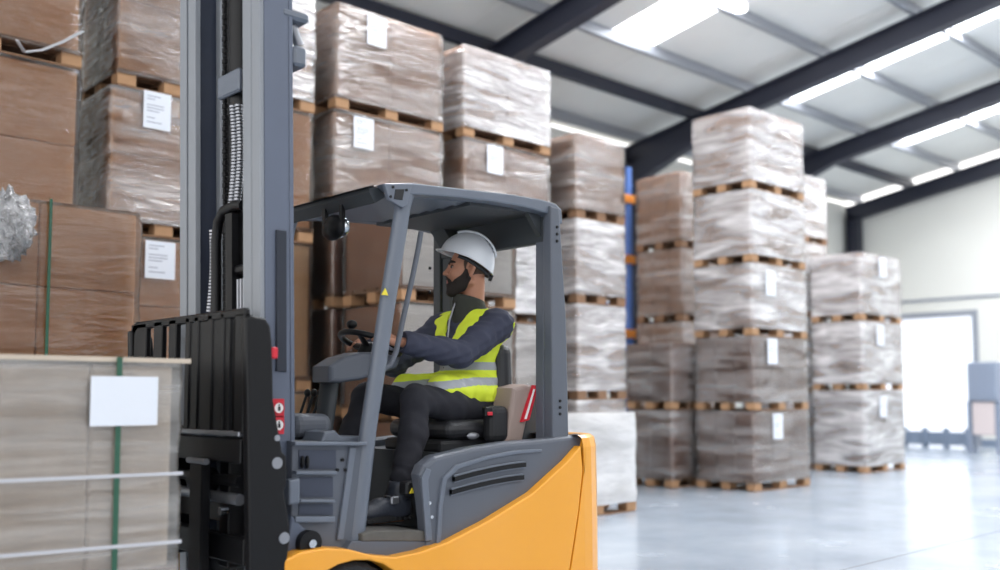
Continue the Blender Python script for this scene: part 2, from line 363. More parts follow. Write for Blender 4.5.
def film_mesh(L, W, H, mat, seed, amp=.0035):
    def fn():
        rnd = random.Random(seed); m = MB(); e = .012; r = .035
        pts = []                                                   # rounded plan outline
        a, c = L / 2 + e, W / 2 + e
        for cx, cy, a0 in ((a - r, c - r, 0), (-a + r, c - r, 90), (-a + r, -c + r, 180), (a - r, -c + r, 270)):
            for q in (0, 45, 90): pts.append((cx + r * math.cos(math.radians(a0 + q)), cy + r * math.sin(math.radians(a0 + q))))
        out = []
        for i in range(len(pts)):
            p0, p1 = pts[i], pts[(i + 1) % len(pts)]; d_ = math.hypot(p1[0] - p0[0], p1[1] - p0[1]); n = max(1, int(d_ / .09))
            for q in range(n): out.append((p0[0] + (p1[0] - p0[0]) * q / n, p0[1] + (p1[1] - p0[1]) * q / n))
        nz = max(6, int(H / .07)); N = len(out); vs = []
        ph = [rnd.uniform(0, 6.28) for _ in range(6)]
        for j in range(nz + 1):
            z = -.035 + (H + .041) * j / nz
            for i, (x, y) in enumerate(out):
                w = amp * (math.sin(z * 23 + i * .35 + ph[0]) + math.sin(z * 51 - i * .21 + ph[1]) * .6 + rnd.uniform(-.5, .5))
                w += amp * 1.2 * math.sin(z * 9 + ph[2])
                s_ = 1 - .012 * (j == nz)
                nn = math.hypot(x, y); vs.append((x * s_ + w * x / nn, y * s_ + w * y / nn, z))
        fs = [(j * N + i, j * N + (i + 1) % N, (j + 1) * N + (i + 1) % N, (j + 1) * N + i) for j in range(nz) for i in range(N)]
        m.add(vs, fs, 0, True)
        top = [v for v in vs[-N:]]; m.add(top + [(0, 0, H + .012)], [(i, (i + 1) % N, N) for i in range(N)], 0, True)
        return m
    return cmesh(('stretch_wrap', L, W, H, mat, seed % 3), fn, mat)
def label_mesh(w, h):
    def fn():
        m = MB(); m.box(-w / 2, w / 2, -.002, .001, -h / 2, h / 2)
        for i, (u, ww) in enumerate(((.36, .5), (.28, .3), (.12, .62), (.04, .62), (-.04, .45), (-.22, .3), (-.34, .55))):
            m.box(-w * .38, -w * .38 + w * ww, -.0026, -.002, h * u, h * u + h * .022, 1)
        return m
    return cmesh(('label_sheet', w, h), fn, ['paper', 'ink'])
NL = [0]
def load(x0, y0, z0, L, W, H, grid=(3, 2, 3), mat='carton', film='film', label='', lab=None, sheets=None, blocks=True, group=None, name='pallet_load', labx=False):
    """H: height of goods above the pallet deck; the load stands at (x0..x0+L, y0..y0+W)"""
    NL[0] += 1
    t = thing(name, label, 'pallet load', (x0 + L / 2, y0 + W / 2, z0), group)
    t.rotation_euler.z = random.uniform(-.012, .012)
    p = addmesh('wooden_pallet', pallet_mesh(L, W, not blocks), t)
    if blocks:
        for bx in (-L / 2, -.07, L / 2 - .14):
            for by in (-W / 2, -.06, W / 2 - .12): addmesh('block', block_mesh(), p, (bx, by, 0))
    i_ = .02; l, w = L - 2 * i_, W - 2 * i_
    if sheets:
        def fn():
            m = MB(); n = int(H / .028); rnd = random.Random(NL[0])
            for k_ in range(n):
                j1, j2 = rnd.uniform(0, .006), rnd.uniform(0, .006)
                m.box(-l / 2 + j1, l / 2 - j2, -w / 2 + j2, w / 2 - j1, k_ * H / n, (k_ + .78) * H / n)
            for sx in (-1, 1): m.box(sx * l / 2 - .004, sx * l / 2 + .004, -w / 2, w / 2, 0, H - .002, 1)
            m.box(-l / 2 + .008, l / 2 - .008, -w / 2 + .008, w / 2 - .008, 0, H - .005)
            return m
        me = cmesh(('cardboard_sheets', L, W, H, sheets), fn, [sheets, 'carton_dark'])
        addmesh('cardboard_sheets', me, t, (0, 0, PH))
    else:
        nx, ny, nz = grid; a, c, h = l / nx, w / ny, H / nz
        me = carton_mesh(a - .006, c - .006, h - .004, mat)
        for ix in range(nx):
            for iy in range(ny):
                if ny > 2 and 0 < iy < ny - 1 and 0 < ix < nx - 1: continue
                for iz in range(nz):
                    addmesh('carton', me, t, (-l / 2 + a * (ix + .5) + random.uniform(-.002, .002), -w / 2 + c * (iy + .5) + random.uniform(-.002, .002), PH + iz * h))
    if film:
        addmesh('stretch_wrap', film_mesh(L, W, H, film, NL[0]), t, (0, 0, PH))
    if lab:
        u, v, lw, lh = lab
        addmesh('label_sheet', label_mesh(lw, lh), t, (-L / 2 + u * L, -W / 2 - .026, PH + v * H))
    return t
def stack(x0, y0, L, W, zs, where, specs, **kw):
    """zs: z of each tier's floor and the last top; specs: dict per tier (bottom first)"""
    n = len(zs) - 1; out = []
    for i in range(n):
        sp = dict(kw); sp.update(specs[i] or {})
        zz = zs[i]; H = zs[i + 1] - zz - PH - .012
        what = sp.pop('what', 'wrapped carton pallet load'); dx = sp.pop('dx', 0); dy = sp.pop('dy', 0)
        k_ = n - 1 - i
        pos = '' if n == 1 else ', top of ' if k_ == 0 else ', bottom of ' if i == 0 else ', %s from top of ' % ['', 'second', 'third', 'fourth'][k_]
        out.append(load(x0 + dx, y0 + dy, zz + .0, L, W, H, label=what + (pos or ' ') + where, **sp))
    return out

PW = 'pallet load'
# S0: brown carton stack at the far left, nearest row
s0_ = stack(1.27, 6.0, 1.2, .8, (0, 1.13, 2.27), 'the green-strapped stack at the left edge',
      [dict(grid=(2, 1, 2), film='film_thin'), dict(grid=(2, 1, 2), film='film_thin')], what='brown carton pallet load', group='stack at the left edge')
# S1: behind it, up to the roof at the far left
s1_ = stack(1.22, 7.0, 1.2, .8, (0, 1.1, 2.2, 3.43, 4.8), 'the top left corner stack',
      [dict(grid=(2, 1, 2), film=None)] * 2 + [dict(grid=(2, 1, 2), film='film_thin')] * 2, what='brown carton pallet load', mat='carton', group='stack in the top left corner')
S = dict
stack(2.63, 7.0, .84, .8, (0, 1.15, 2.29, 3.38, 4.6), 'the stack left of the forklift mast',
      [S(), S(lab=(.46, .84, .23, .28), film='film_thin'), S(lab=(.40, .86, .21, .28)), S(dx=.05, film='film')],
      what='brown carton pallet load', grid=(1, 2, 2), film='film', group='stack left of the mast')
stack(3.58, 7.0, .76, .8, (0, 1.145, 2.38, 3.49, 4.8), 'the stack right of the forklift mast',
      [S(sheets='sheet_tan', what='pallet of tan cardboard sheets'), S(sheets='sheet_tan', what='pallet of tan cardboard sheets'), S(film='film_thin'), S(film='film_heavy', what='pallet load under silvery film')],
      what='brown carton pallet load', grid=(1, 2, 1), film='film_thin', group='stack right of the mast')
stack(4.54, 7.0, 1.21, .8, (0, .94, 1.86, 2.73, 3.59, 4.535), 'the tall stack above the cab roof front',
      [S(sheets='sheet_red', film='film_thin', what='pallet of red-brown sheets')] * 3 + [S(lab=(.24, .77, .21, .28)), S(lab=(.34, .8, .21, .28))],
      grid=(2, 1, 1), mat='carton_pink', film='film', group='tall stack above the cab roof front')
stack(6.0, 7.0, 1.2, .8, (0, .93, 1.84, 2.72, 3.61, 4.52), 'the stack above the cab roof rear',
      [S(sheets='sheet_white', film='film', what='wrapped pale sheet pallet')] * 2 + [S(sheets='sheet_white', film='film_heavy', what='wrapped pale sheet pallet'), S(lab=(.32, .78, .21, .28)), S(film='film_heavy')],
      grid=(2, 1, 1), mat='carton_pink', film='film', group='stack above the cab roof back')
stack(4.49, 5.95, 1.2, .82, (0, .92, 1.84, 2.7), 'the stack seen behind the driver',
      [S(sheets='sheet_tan', mat='carton', what='pallet of cardboard sheets')] + [S(sheets='sheet_white', what='pallet of pale cardboard sheets')] * 2,
      film='film_thin', group='stack seen through the cab')
stack(7.6, 7.0, .8, .8, (0, 1.07, 2.1, 3.02, 3.95), 'the blurred stack right of the cab',
      [S(), S(), S(grid=(1, 1, 3)), S(grid=(1, 1, 2), film='film')],
      grid=(1, 1, 2), mat='carton_pink', film='film_heavy', blocks=False, group='stack right of the cab')
stack(6.32, 6.07, 1.1, .8, (0, .96), 'standing alone right behind the forklift',
      [S()], what='low pallet load wrapped in milky white film', mat='carton_pale', grid=(2, 1, 1), film='film_milky', group=None)
stack(9.5, 7.22, 1.2, .7, (0, .94, 1.76), 'the short stack left of the big tower',
      [S(), S()], grid=(3, 2, 1), mat='carton_dark', film='film', group='short stack left of the big tower')
stack(10.93, 8.1, .9, .8, (0, 1.07, 2.14, 3.17, 4.24), 'the far stack beside the blue rack',
      [S(), S(), S(grid=(2, 3, 3)), S(grid=(2, 3, 3))], grid=(2, 3, 2), mat='carton_pink', film='film', blocks=False, group='stack right of the blue rack')
stack(9.85, 6.3, 1.22, .82, (0, .935, 1.81, 2.68, 3.56, 4.54), 'the big five-tier tower',
      [S(mat='carton_dark', lab=(.38, .78, .21, .3)), S(mat='carton_dark', lab=(.3, .78, .21, .3)), S(film='film_heavy', lab=(.3, .7, .21, .3)), S(film='film_heavy'), S(film='film_heavy')],
      grid=(3, 3, 2), mat='carton_pink', film='film', group='five-tier tower')
stack(12.85, 7.62, 1.2, .8, (0, 1.15, 2.3, 3.45, 4.5), 'the stack between the right towers',
      [S()] * 4, grid=(2, 2, 2), mat='carton_pink', film='film_heavy', blocks=False, group='stack between the right towers')
stack(13.35, 6.72, 1.25, .8, (0, 1.19, 2.2, 3.2), 'the rightmost tower by the end wall',
      [S(mat='carton_dark', lab=(.42, .78, .21, .3)), S(grid=(2, 3, 4), lab=(.4, .78, .21, .3)), S(lab=(.5, .8, .21, .3))],
      grid=(2, 3, 2), mat='carton_pink', film='film_heavy', group='rightmost tower')
# bulging film rims, strap and crumpled film on the left stacks
pg = Vector((0, 0, 0))
x_ = onY(50, 250, 5.96).x
b = MB(); b.box(x_ - .008, x_ + .008, 5.962, 5.972, 1.14, 2.275)
tag(b.build('strap', 'green_strap'), 'green strap running down the brown carton stack at the left edge', 'strap')
b = MB(); c0 = onY(8, 225, 5.8)
bm = bmesh.new(); bmesh.ops.create_icosphere(bm, subdivisions=4, radius=1)
for v in bm.verts:
    q = v.co.copy(); n_ = 1 + .18 * math.sin(q.x * 9 + q.z * 5) * math.cos(q.y * 7 + q.z * 11) + .1 * math.sin(q.z * 21 + q.x * 17)
    v.co = Vector((q.x * .14 * n_, q.y * .10 * n_, q.z * .19 * n_)) + c0
b.frombm(bm, 0, True); s0_[1].rotation_euler.z = 0; b.build('crumpled_film', 'loose_film', s0_[1], 'crumpled bunch of clear film')
b = MB(); q0, q1, q2, q3 = onY(17, 40, 6.85), onY(24, 52, 6.9), onY(42, 50, 6.93), onY(83, 31, 6.93)
b.tube([q0, q1, q2, (q2 + q3) / 2 + Vector((0, 0, -.01)), q3], .022, 8, flat=(1, .25))
s1_[3].rotation_euler.z = 0; b.build('loose_strap', 'white_strap', s1_[3], 'loose white strap end')

# pallet rack far behind
t = thing('pallet_rack', 'blue and orange pallet rack upright between the blurred stacks', 'rack', (11.1, 9.2, 0))
for y in (9.2, 10.2):
    MB().box(11.05, 11.15, y - .05, y + .05, 0, 4.5, bev=.01).build('post', 'rack_blue', t)
b = MB()
for i in range(6): z = .3 + i * .65; b.tube([(11.1, 9.2, z), (11.1, 10.2, z + .6)], .018, 8)
b.build('brace', 'rack_blue', t)
for z in (1.95, 3.05, 3.95):
    for y in (9.2, 10.2): MB().box(8.6, 11.2, y - .07, y - .02, z, z + .13, bev=.01).build('beam', 'rack_orange', t)
# control stand and low barrier at the far right
px = onX(985, 440, 19.5); t = thing('control_cabinet', 'grey control cabinet standing by the bright door at the right edge', 'cabinet', (19.5, px.y, 0))
w_ = .26
MB().box(19.4, 19.75, px.y - w_, px.y + w_, 1.0, 1.75, bev=.02).build('display_box', 'machine', t)
MB().box(19.45, 19.7, px.y - w_ * .8, px.y + w_ * .8, .35, 1.0, bev=.02).build('body', 'machine_body', t)
for sy in (-1, 1): MB().box(19.45, 19.7, px.y + sy * w_ - .04, px.y + sy * w_ + .04, 0, 1.0).build('leg', 'machine', t)
t = thing('loading_barrier', 'low grey-blue barrier in front of the bright door', 'barrier', (21, 6, 0))
ya, yb = onX(968, 440, 21).y, onX(905, 440, 21).y
MB().box(20.97, 21.03, ya, yb, .06, .34, bev=.01).build('panel', 'kerb_blue', t)
for i in range(4): y = ya + (yb - ya) * i / 3; MB().box(20.94, 21.06, y - .05, y + .05, 0, .42, bev=.01).build('post', 'kerb_blue', t)

# ------------------------------------------------------------------ forklift (drives towards -X; centre line Y = 3.83)
YN, YF, YC = 3.35, 4.31, 3.83
fk = thing('forklift', 'yellow and grey electric forklift carrying the driver', 'forklift', (2.9, YC, 0))
def mir(y): return 2 * YC - y
def thinpanel(pts, y, th=.02): return poly_xz(pts, y)
# chassis and yellow side shell ------------------------------------------------
top = [(283, 561), (301, 552), (326, 548), (350, 549.5), (371, 555), (396, 557), (420, 552), (448, 542), (488, 521), (533, 493), (568, 461), (581, 446)]
Y0 = 3.30
tp = poly_xz(top, Y0)
WX, WZ, WR = 2.26, .225, .235
arch = [(WX + .285 * math.cos(a_), WZ + .232 * math.sin(a_)) for a_ in [PI * k_ / 12 for k_ in range(0, 13)]]      # rear to front
sb = onY(583, 470, Y0), onY(579, 510, Y0), onY(569, 575, Y0)
seam = [(p.x, p.z) for p in sb]; seam.append((seam[-1][0] - .03, .12))
out = tp + seam + [(arch[0][0], .12)] + arch + [(tp[0][0] + .0, .14)]
MB().prism(out, Y0, Y0 + .10, bev=.007).build('side_panel', 'yellow', fk)
MB().prism(out, mir(Y0) - .10, mir(Y0), bev=.012).build('side_panel', 'yellow', fk)
b = MB()                                                                     # counterweight: rounded in plan
Xr, rr = 3.88, .25
zs_ = [.12, .3, .5, .7, .86, .905, .92]
lev = []
def seamx(z):
    pts = [(tp[-1][1] + .0, tp[-1][0])] + [(q[1], q[0]) for q in seam]
    pts = sorted(pts)
    for (z0, x0), (z1, x1) in zip(pts, pts[1:]):
        if z0 <= z <= z1: return x0 + (x1 - x0) * (z - z0) / (z1 - z0 + 1e-9)
    return pts[-1][1] if z > pts[-1][0] else pts[0][1]
for z in zs_:
    ins = 0 if z < .87 else .006 if z < .91 else .02
    xs0 = seamx(z) + .008 + (.05 if z > .88 else .03 if z > .85 else 0); xr = Xr - ins - .02 * max(0, z - .5); pl = [(xs0, Y0 + ins)]
    for q in range(0, 91, 15): pl.append((xr - rr + rr * math.sin(math.radians(q)), Y0 + ins + rr - rr * math.cos(math.radians(q))))
    pl += [(x, mir(y)) for x, y in pl[::-1]]; lev.append([(x, y, z) for x, y in pl])
n = len(lev[0]); vs = [v for l_ in lev for v in l_]
b.add(vs, [(j * n + i, j * n + (i + 1) % n, (j + 1) * n + (i + 1) % n, (j + 1) * n + i) for j in range(len(lev) - 1) for i in range(n)], 0, False)
b.add(lev[-1], [tuple(range(n))]); b.add(lev[0], [tuple(range(n))[::-1]])
b.build('counterweight', 'yellow', fk)
b = MB(); b.box(2.6, 3.56, 3.40, mir(3.40), .13, .46); b.box(1.99, 2.62, 3.52, mir(3.52), .13, .45); b.prism([(tp[i][0], tp[i][1] - .005) for i in range(6, 12)] + [(3.55, .3), (2.72, .3)], 3.345, 3.36)
b.build('chassis', 'black_matt', fk)
# grey battery hood -------------------------------------------------------------
hood = [(424, 556), (428, 541), (424, 500), (420, 475), (424, 465), (435, 456), (470, 447.5), (505, 442), (542, 439), (583, 434), (583, 446), (568, 463), (533, 495), (488, 523), (448, 544)]
hp = poly_xz(hood, 3.345)
b = MB(); b.prism(hp, 3.345, 3.425, bev=.022, seg=3); b.prism(hp, mir(3.425), mir(3.345), bev=.022, seg=3)
inn = [(max(x, 2.90), z - .012) for x, z in hp]; inn = [q for i_, q in enumerate(inn) if i_ == 0 or q != inn[i_ - 1]]
b.box(2.90, 3.70, 3.40, mir(3.40), .46, .80); b.prism([(2.90, .8), (2.92, .845), (3.68, .875), (3.68, .8)], 3.40, mir(3.40))
hd = b.build('battery_hood', 'grey', fk)
for y0, y1 in ((3.334, 3.35),):                                              # raised inner contour with two slots
    rim = [(436, 545), (438, 505), (442, 478), (455, 465), (485, 456), (515, 450), (541, 449), (541, 452), (515, 454), (485, 460), (458, 469), (446, 480), (442, 506), (440, 543)]
    MB().prism(poly_xz(rim, 3.34), 3.332, 3.35, bev=.004).build('contour_rib', 'grey_lt', hd)
def slotpoly(x0, y0, x1, y1, t):
    p0, p1 = onY(x0, y0, 3.34), onY(x1, y1, 3.34); pts = []; n_ = 8
    for i in range(n_ + 1):
        u = i / n_; z = p0.z + (p1.z - p0.z) * (1 - (1 - u) ** 1.7); pts.append((p0.x + (p1.x - p0.x) * u, z))
    return [(x, z + t) for x, z in pts] + [(x, z - t) for x, z in pts[::-1]]
for a4 in ((453, 479, 524, 464.5), (450, 492, 522, 477)):
    MB().prism(slotpoly(*a4, .017), 3.328, 3.35, bev=.003).build('slot_rim', 'grey_lt', hd)
    MB().prism(slotpoly(*a4, .0105), 3.324, 3.352).build('slot', 'black', hd)
MB().prism(poly_xz([(426, 541), (421, 478), (426, 468), (431, 470), (428, 480), (432, 541)], 3.34), 3.336, 3.35, bev=.004).build('edge_rib', 'grey_lt', hd)
for q in ((430, 503), (432, 517)):
    p = onY(*q, 3.335); MB().disc((p.x, 3.338, p.z), (0, 1, 0), .008, .008).build('rivet', 'chrome', hd)
# floor well, step -------------------------------------------------------------
b = MB(); b.prism(poly_xz([(340, 560), (352, 541), (430, 541), (430, 558), (396, 562), (371, 560)], 3.36), 3.36, 3.42, bev=.006)
b.build('door_sill', 'grey', fk)
p0, p1 = onY(362, 538, 3.37), onY(428, 541, 3.37)
b = MB(); b.box(2.1, 2.89, 3.40, mir(3.40), .44, .488); b.build('floor_plate', 'black_matt', fk)
fz = .497
st = poly_xz([(361, 541), (361, 534), (372, 530.5), (415, 529.5), (424, 531), (428, 534), (428, 540), (420, 541)], 3.365)
b = MB(); b.prism(st, 3.355, 3.62, bev=.006); b.build('step_mat', 'mat_grey', fk)
stz = max(z for _, z in st)
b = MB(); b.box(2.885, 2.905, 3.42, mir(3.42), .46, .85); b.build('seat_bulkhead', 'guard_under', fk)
p = onY(411, 488, 3.46); MB().box(p.x - .04, p.x + .04, 3.44, 3.5, p.z - .03, p.z + .03, bev=.008).build('latch', 'black_matt', fk)
pc = onY(412, 491, 3.435); MB().prism([(pc.x - .014, pc.z - .01), (pc.x + .014, pc.z - .01), (pc.x, pc.z + .014)], 3.433, 3.438).build('warning_triangle', 'sticker_y', fk, 'yellow triangle sticker on black latch')
# front leg shield --------------------------------------------------------------
b = MB(); fpn = poly_xz([(292, 441), (366, 443), (369, 462), (354, 541), (350, 550), (326, 549), (301, 552), (291, 545)], 3.40)
b.prism(fpn, 3.40, 3.46, bev=.006); fp = b.build('front_panel', 'grey', fk)
def ribpoly(x0, x1, y, t, Y=3.39):
    return poly_xz([(x0, y - t), (x1, y - t), (x1, y + t), (x0, y + t)], Y)
for (x0, x1, y, t) in ((292, 364, 443.5, 1.8), (293, 334, 472.5, 1.8), (297, 332, 500.5, 1.5), (292, 332, 519, 3.0)):
    MB().prism(ribpoly(x0, x1, y, t), 3.365, 3.40, bev=.004).build('rib', 'grey_lt', fp)
for (x0, y0, x1, y1) in ((299, 450, 336, 469), (299, 477, 333, 497), (299, 504, 333, 515)):
    MB().prism(poly_xz([(x0, y0), (x1, y0), (x1, y1), (x0, y1)], 3.396), 3.396, 3.41).build('recess', 'mast_in', fp)
MB().prism(poly_xz([(350, 447), (356, 447), (343, 540), (337, 540)], 3.39), 3.385, 3.40, bev=.004).build('edge_rib', 'grey_lt', fp)
for q in ((343, 460), (338, 470), (346, 470)):
    p = onY(*q, 3.39); MB().disc((p.x, 3.394, p.z), (0, 1, 0), .007, .008).build('hole', 'black', fp)
for q in ((302, 462), (307, 462)):
    p = onY(*q, 3.39); MB().ell((p.x, 3.388, p.z), (.008, .012, .026)).build('clip', 'black', fp)
MB().prism(poly_xz([(288, 480), (299, 478), (299, 503), (288, 505)], 3.36), 3.35, 3.40, bev=.008).build('hinge_block', 'grey_lt', fk)
# axle bracket low at the mast foot
b = MB(); b.prism(poly_xz([(290, 515), (312, 537), (322, 548), (300, 552), (286, 560)], 3.38), 3.37, 3.45, bev=.006); b.build('axle_bracket', 'mast_blue', fk)
p = onY(309, 543, 3.35); b = MB(); b.disc((p.x, 3.355, p.z), (0, 1, 0), .05, .04); bb = b.build('pivot_pin', 'black', fk)
MB().disc((p.x, 3.33, p.z), (0, 1, 0), .016, .02).build('bolt', 'chrome', bb)
# cowl top with rounded cover, levers
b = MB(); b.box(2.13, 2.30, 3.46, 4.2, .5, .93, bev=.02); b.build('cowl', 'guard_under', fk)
p = onY(305, 427, 3.75); b = MB(); b.box(p.x - .13, p.x + .07, 3.62, 3.95, .93, p.z + .06, bev=.045, seg=4); b.build('cowl_cover', 'grey', fk)
b = MB(); b.prism(poly_xz([(316, 442), (320, 432), (330, 430), (336, 436), (362, 436), (366, 443)], 3.5), 3.46, 3.62, bev=.008); b.build('cowl_lip', 'grey_lt', fk)
# steering console: grey arm, dark column, pedals
col = poly_xz([(330, 382), (330, 366), (344, 357), (362, 352), (382, 352), (402, 357), (398, 368), (362, 380), (340, 383)], 3.72)
b = MB(); b.prism(col, 3.72, 3.88, bev=.02, seg=3); sc_ = b.build('steering_console', 'grey', fk)
b = MB(); pa, pb = onY(330, 381, 3.84), onY(322, 440, 3.84); b.tube([pa, pb], .045, 10, flat=(1.3, .8)); b.build('steering_column', 'guard_under', fk)
SW = Vector((2.70, YC, 1.365)); SN = Vector((.34, 0, .94)).normalized()
b = MB(); b.torus(SW, SN, .148, .0145, 56, 12); stw = b.build('steering_wheel', 'black', fk)
b = MB(); b.tube([SW - SN * .075, SW - SN * .015], [.05, .042], 20); b.ell(SW - SN * .012, (.045, .045, .02)); b.build('wheel_hub', 'black', stw)
for a_ in (90, 210, 330):
    u = Vector((SN.z, 0, -SN.x)) * math.cos(math.radians(a_)) + Vector((0, 1, 0)) * math.sin(math.radians(a_))
    MB().tube([SW - SN * .02 + u * .03, SW + u * .142], [.016, .010], 8, flat=(1.5, .6)).build('wheel_spoke', 'black', stw)
kx = SW + Vector((SN.z, 0, -SN.x)) * -.13 + SN * .045
b = MB(); b.ell(kx, (.026, .026, .022)); b.tube([kx - SN * .04, kx], .010, 8); b.build('spinner_knob', 'black', stw)
for y in (3.78, 3.9): MB().box(2.36, 2.46, y - .04, y + .04, .50, .515, bev=.004, R=None).build('pedal', 'rubber', fk)
for i, y in enumerate((4.08, 4.14, 4.20)):
    b = MB(); b.tube([(2.5, y, .9), (2.58, y, 1.12)], .007, 8); b.ell((2.585, y, 1.13), (.017, .017, .02)); b.build('hydraulic_lever', 'black', fk)
# overhead guard ----------------------------------------------------------------
gd_rail = [(383, 184), (410, 183.5), (440, 187), (475, 191), (510, 195), (540, 200), (553, 204), (559, 210), (560, 224), (551, 222), (545, 214), (520, 207), (490, 202), (455, 198), (425, 196), (396, 195)]
gp = poly_xz(gd_rail, 3.40)
MB().prism(gp, 3.38, 3.46, bev=.008).build('guard_rail', 'grey_lt', fk); MB().prism(gp, mir(3.46), mir(3.38), bev=.008).build('guard_rail', 'grey_lt', fk)
zt = lambda x: np.interp(x, [p[0] for p in gp[:6]], [p[1] for p in gp[:6]])
xf = gp[0][0]
# front beam: dark sloped section across
b = MB(); pf = [(xf - .03, zt(xf) - .005), (xf + .05, zt(xf) - .002), (xf + .05, zt(xf) - .045), (xf + .0, zt(xf) - .075), (xf - .03, zt(xf) - .03)]
b.prism(pf, 3.46, mir(3.46), bev=0); b.build('front_beam', 'guard_under', fk)
MB().prism([(xf - .055, zt(xf) - .012), (xf - .02, zt(xf)), (xf - .02, zt(xf) - .01)], 3.44, mir(3.44)).build('visor_edge', 'black', fk)
# corner bracket with square hole
brk = poly_xz([(383, 184), (411, 184), (406, 205), (401, 208), (388, 200)], 3.375)
b = MB(); b.prism(brk, 3.365, 3.385, bev=.003); bk = b.build('corner_bracket', 'grey_lt', fk)
MB().prism(poly_xz([(396, 189), (405, 189), (403, 200), (394.5, 199)], 3.36), 3.361, 3.384, bev=.003).build('bracket_hole', 'black_matt', bk)
for q in ((393.5, 187), (391, 196.5), (407, 190)):
    p = onY(*q, 3.36); MB().disc((p.x, 3.363, p.z), (0, 1, 0), .006, .006).build('bolt', 'black', bk)
xm = 3.02; xe = onY(545, 214, 3.42).x
nsl = 7; sw_ = (mir(3.48) - 3.48) / nsl - .032
for i in range(nsl):                                                         # lengthwise roof slats, tilted like louvres
    y0 = 3.48 + i * (mir(3.48) - 3.48) / nsl; y1 = y0 + sw_
    v = []
    for x in (xf + .04, xm):
        z = zt(x) - .034; v += [(x, y0, z + .004), (x, y1, z - .004), (x, y1, z - .014), (x, y0, z - .006)]
    MB().add(v, [(0, 1, 2, 3), (7, 6, 5, 4), (0, 4, 5, 1), (1, 5, 6, 2), (2, 6, 7, 3), (3, 7, 4, 0)]).build('roof_slat', 'grey_lt', fk)
v = [(x, y, zt(x) - dz) for x in (xm - .02, xe + .02) for y in (3.45, mir(3.45)) for dz in (.012, .06)]
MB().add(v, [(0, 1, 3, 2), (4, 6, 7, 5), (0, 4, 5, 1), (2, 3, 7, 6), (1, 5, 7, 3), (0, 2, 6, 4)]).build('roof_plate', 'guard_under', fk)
zh = onY(540, 243, 3.44).z
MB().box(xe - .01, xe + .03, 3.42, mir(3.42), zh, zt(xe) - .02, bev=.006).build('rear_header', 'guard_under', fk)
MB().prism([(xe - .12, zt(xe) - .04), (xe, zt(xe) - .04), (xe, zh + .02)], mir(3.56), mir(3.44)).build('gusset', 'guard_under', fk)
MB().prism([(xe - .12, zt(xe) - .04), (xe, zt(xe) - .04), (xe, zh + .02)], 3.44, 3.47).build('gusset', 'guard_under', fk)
# pillars
rp = poly_xz([(541, 214), (552, 214), (553, 440), (541, 440)], 3.44)
ro = poly_xz([(551, 206), (559.5, 208), (566.5, 320), (569, 434), (569, 462), (540, 489), (541, 442), (553, 438), (552, 330)], 3.36)
b = MB(); b.prism(ro, 3.36, 3.42, bev=.008); rpl = b.build('rear_pillar', 'grey', fk)
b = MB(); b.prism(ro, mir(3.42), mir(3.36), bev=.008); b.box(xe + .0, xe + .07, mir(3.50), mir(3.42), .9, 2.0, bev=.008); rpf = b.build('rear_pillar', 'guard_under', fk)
b = MB(); b.prism(rp, 3.42, 3.48, bev=.006); b.build('pillar_channel', 'grey', fk)
for x_, ys in ((556.5, (227, 234, 241)), (560.5, (401, 407.5, 414))):
    for y_ in ys:
        p = onY(x_ + (1 if ys[0] < 300 else 0), y_, 3.355); MB().disc((p.x, 3.358, p.z), (0, 1, 0), .0075, .006).build('hole', 'black', rpl)
for y_ in (292, 335, 268):
    p = onX(429, y_, xe - .01); MB().disc((xe - .003, p.y, p.z), (1, 0, 0), .009, .008).build('hole', 'black', rpf)
def bowed(pts, Y, n_=10):
    P = [onY(x, y, Y) for x, y in pts]; out_ = []
    for i in range(len(P) - 1):
        for k_ in range(n_): out_.append(P[i].lerp(P[i + 1], k_ / n_))
    return out_ + [P[-1]]
fpil = bowed([(408, 188), (403, 205), (387, 305), (368, 430), (355, 548)], 3.415, 4)
b = MB(); b.tube(fpil, .038, 16, flat=(.85, 1.0)); fpl = b.build('front_pillar', 'grey_lt', fk)
b = MB(); b.tube([Vector((p.x - .07, mir(p.y) + .03, p.z)) for p in fpil], .038, 16, flat=(.85, 1.0)); b.build('front_pillar', 'grey_lt', fk)
p = onY(385.5, 292, 3.375); b = MB(); b.prism([(p.x - .017, p.z - .013), (p.x + .017, p.z - .013), (p.x + .002, p.z + .017)], 3.378, 3.384)
b.build('warning_triangle', 'sticker_y', fk, 'yellow triangle sticker on the front pillar')
gh = [onY(x, y, 3.5) for x, y in ((421, 232), (418, 250), (413, 275), (404, 315), (396, 352), (390, 365), (382, 370))]
b = MB(); b.tube(gh, .013, 10); b.tube([gh[-1], onY(378, 376, 3.43)], .013, 10); b.build('grab_handle', 'grey', fk)
# mirror under the front beam
ym = mir(3.75)
pm = onX(327, 232, xf); b = MB(); b.box(xf - .02, xf + .0, pm.y - .012, pm.y + .012, pm.z + .02, zt(xf) - .05); b.box(xf - .02, xf, pm.y - .15, pm.y - .13, pm.z + .0, zt(xf) - .05)
b.ell((xf - .01, pm.y - .07, pm.z + .01), (.035, .085, .06)); mr_ = b.build('mirror', 'black', fk)
MB().ell((xf + .012, pm.y - .085, pm.z + .01), (.03, .075, .05)).build('mirror_glass', 'mirror', mr_)
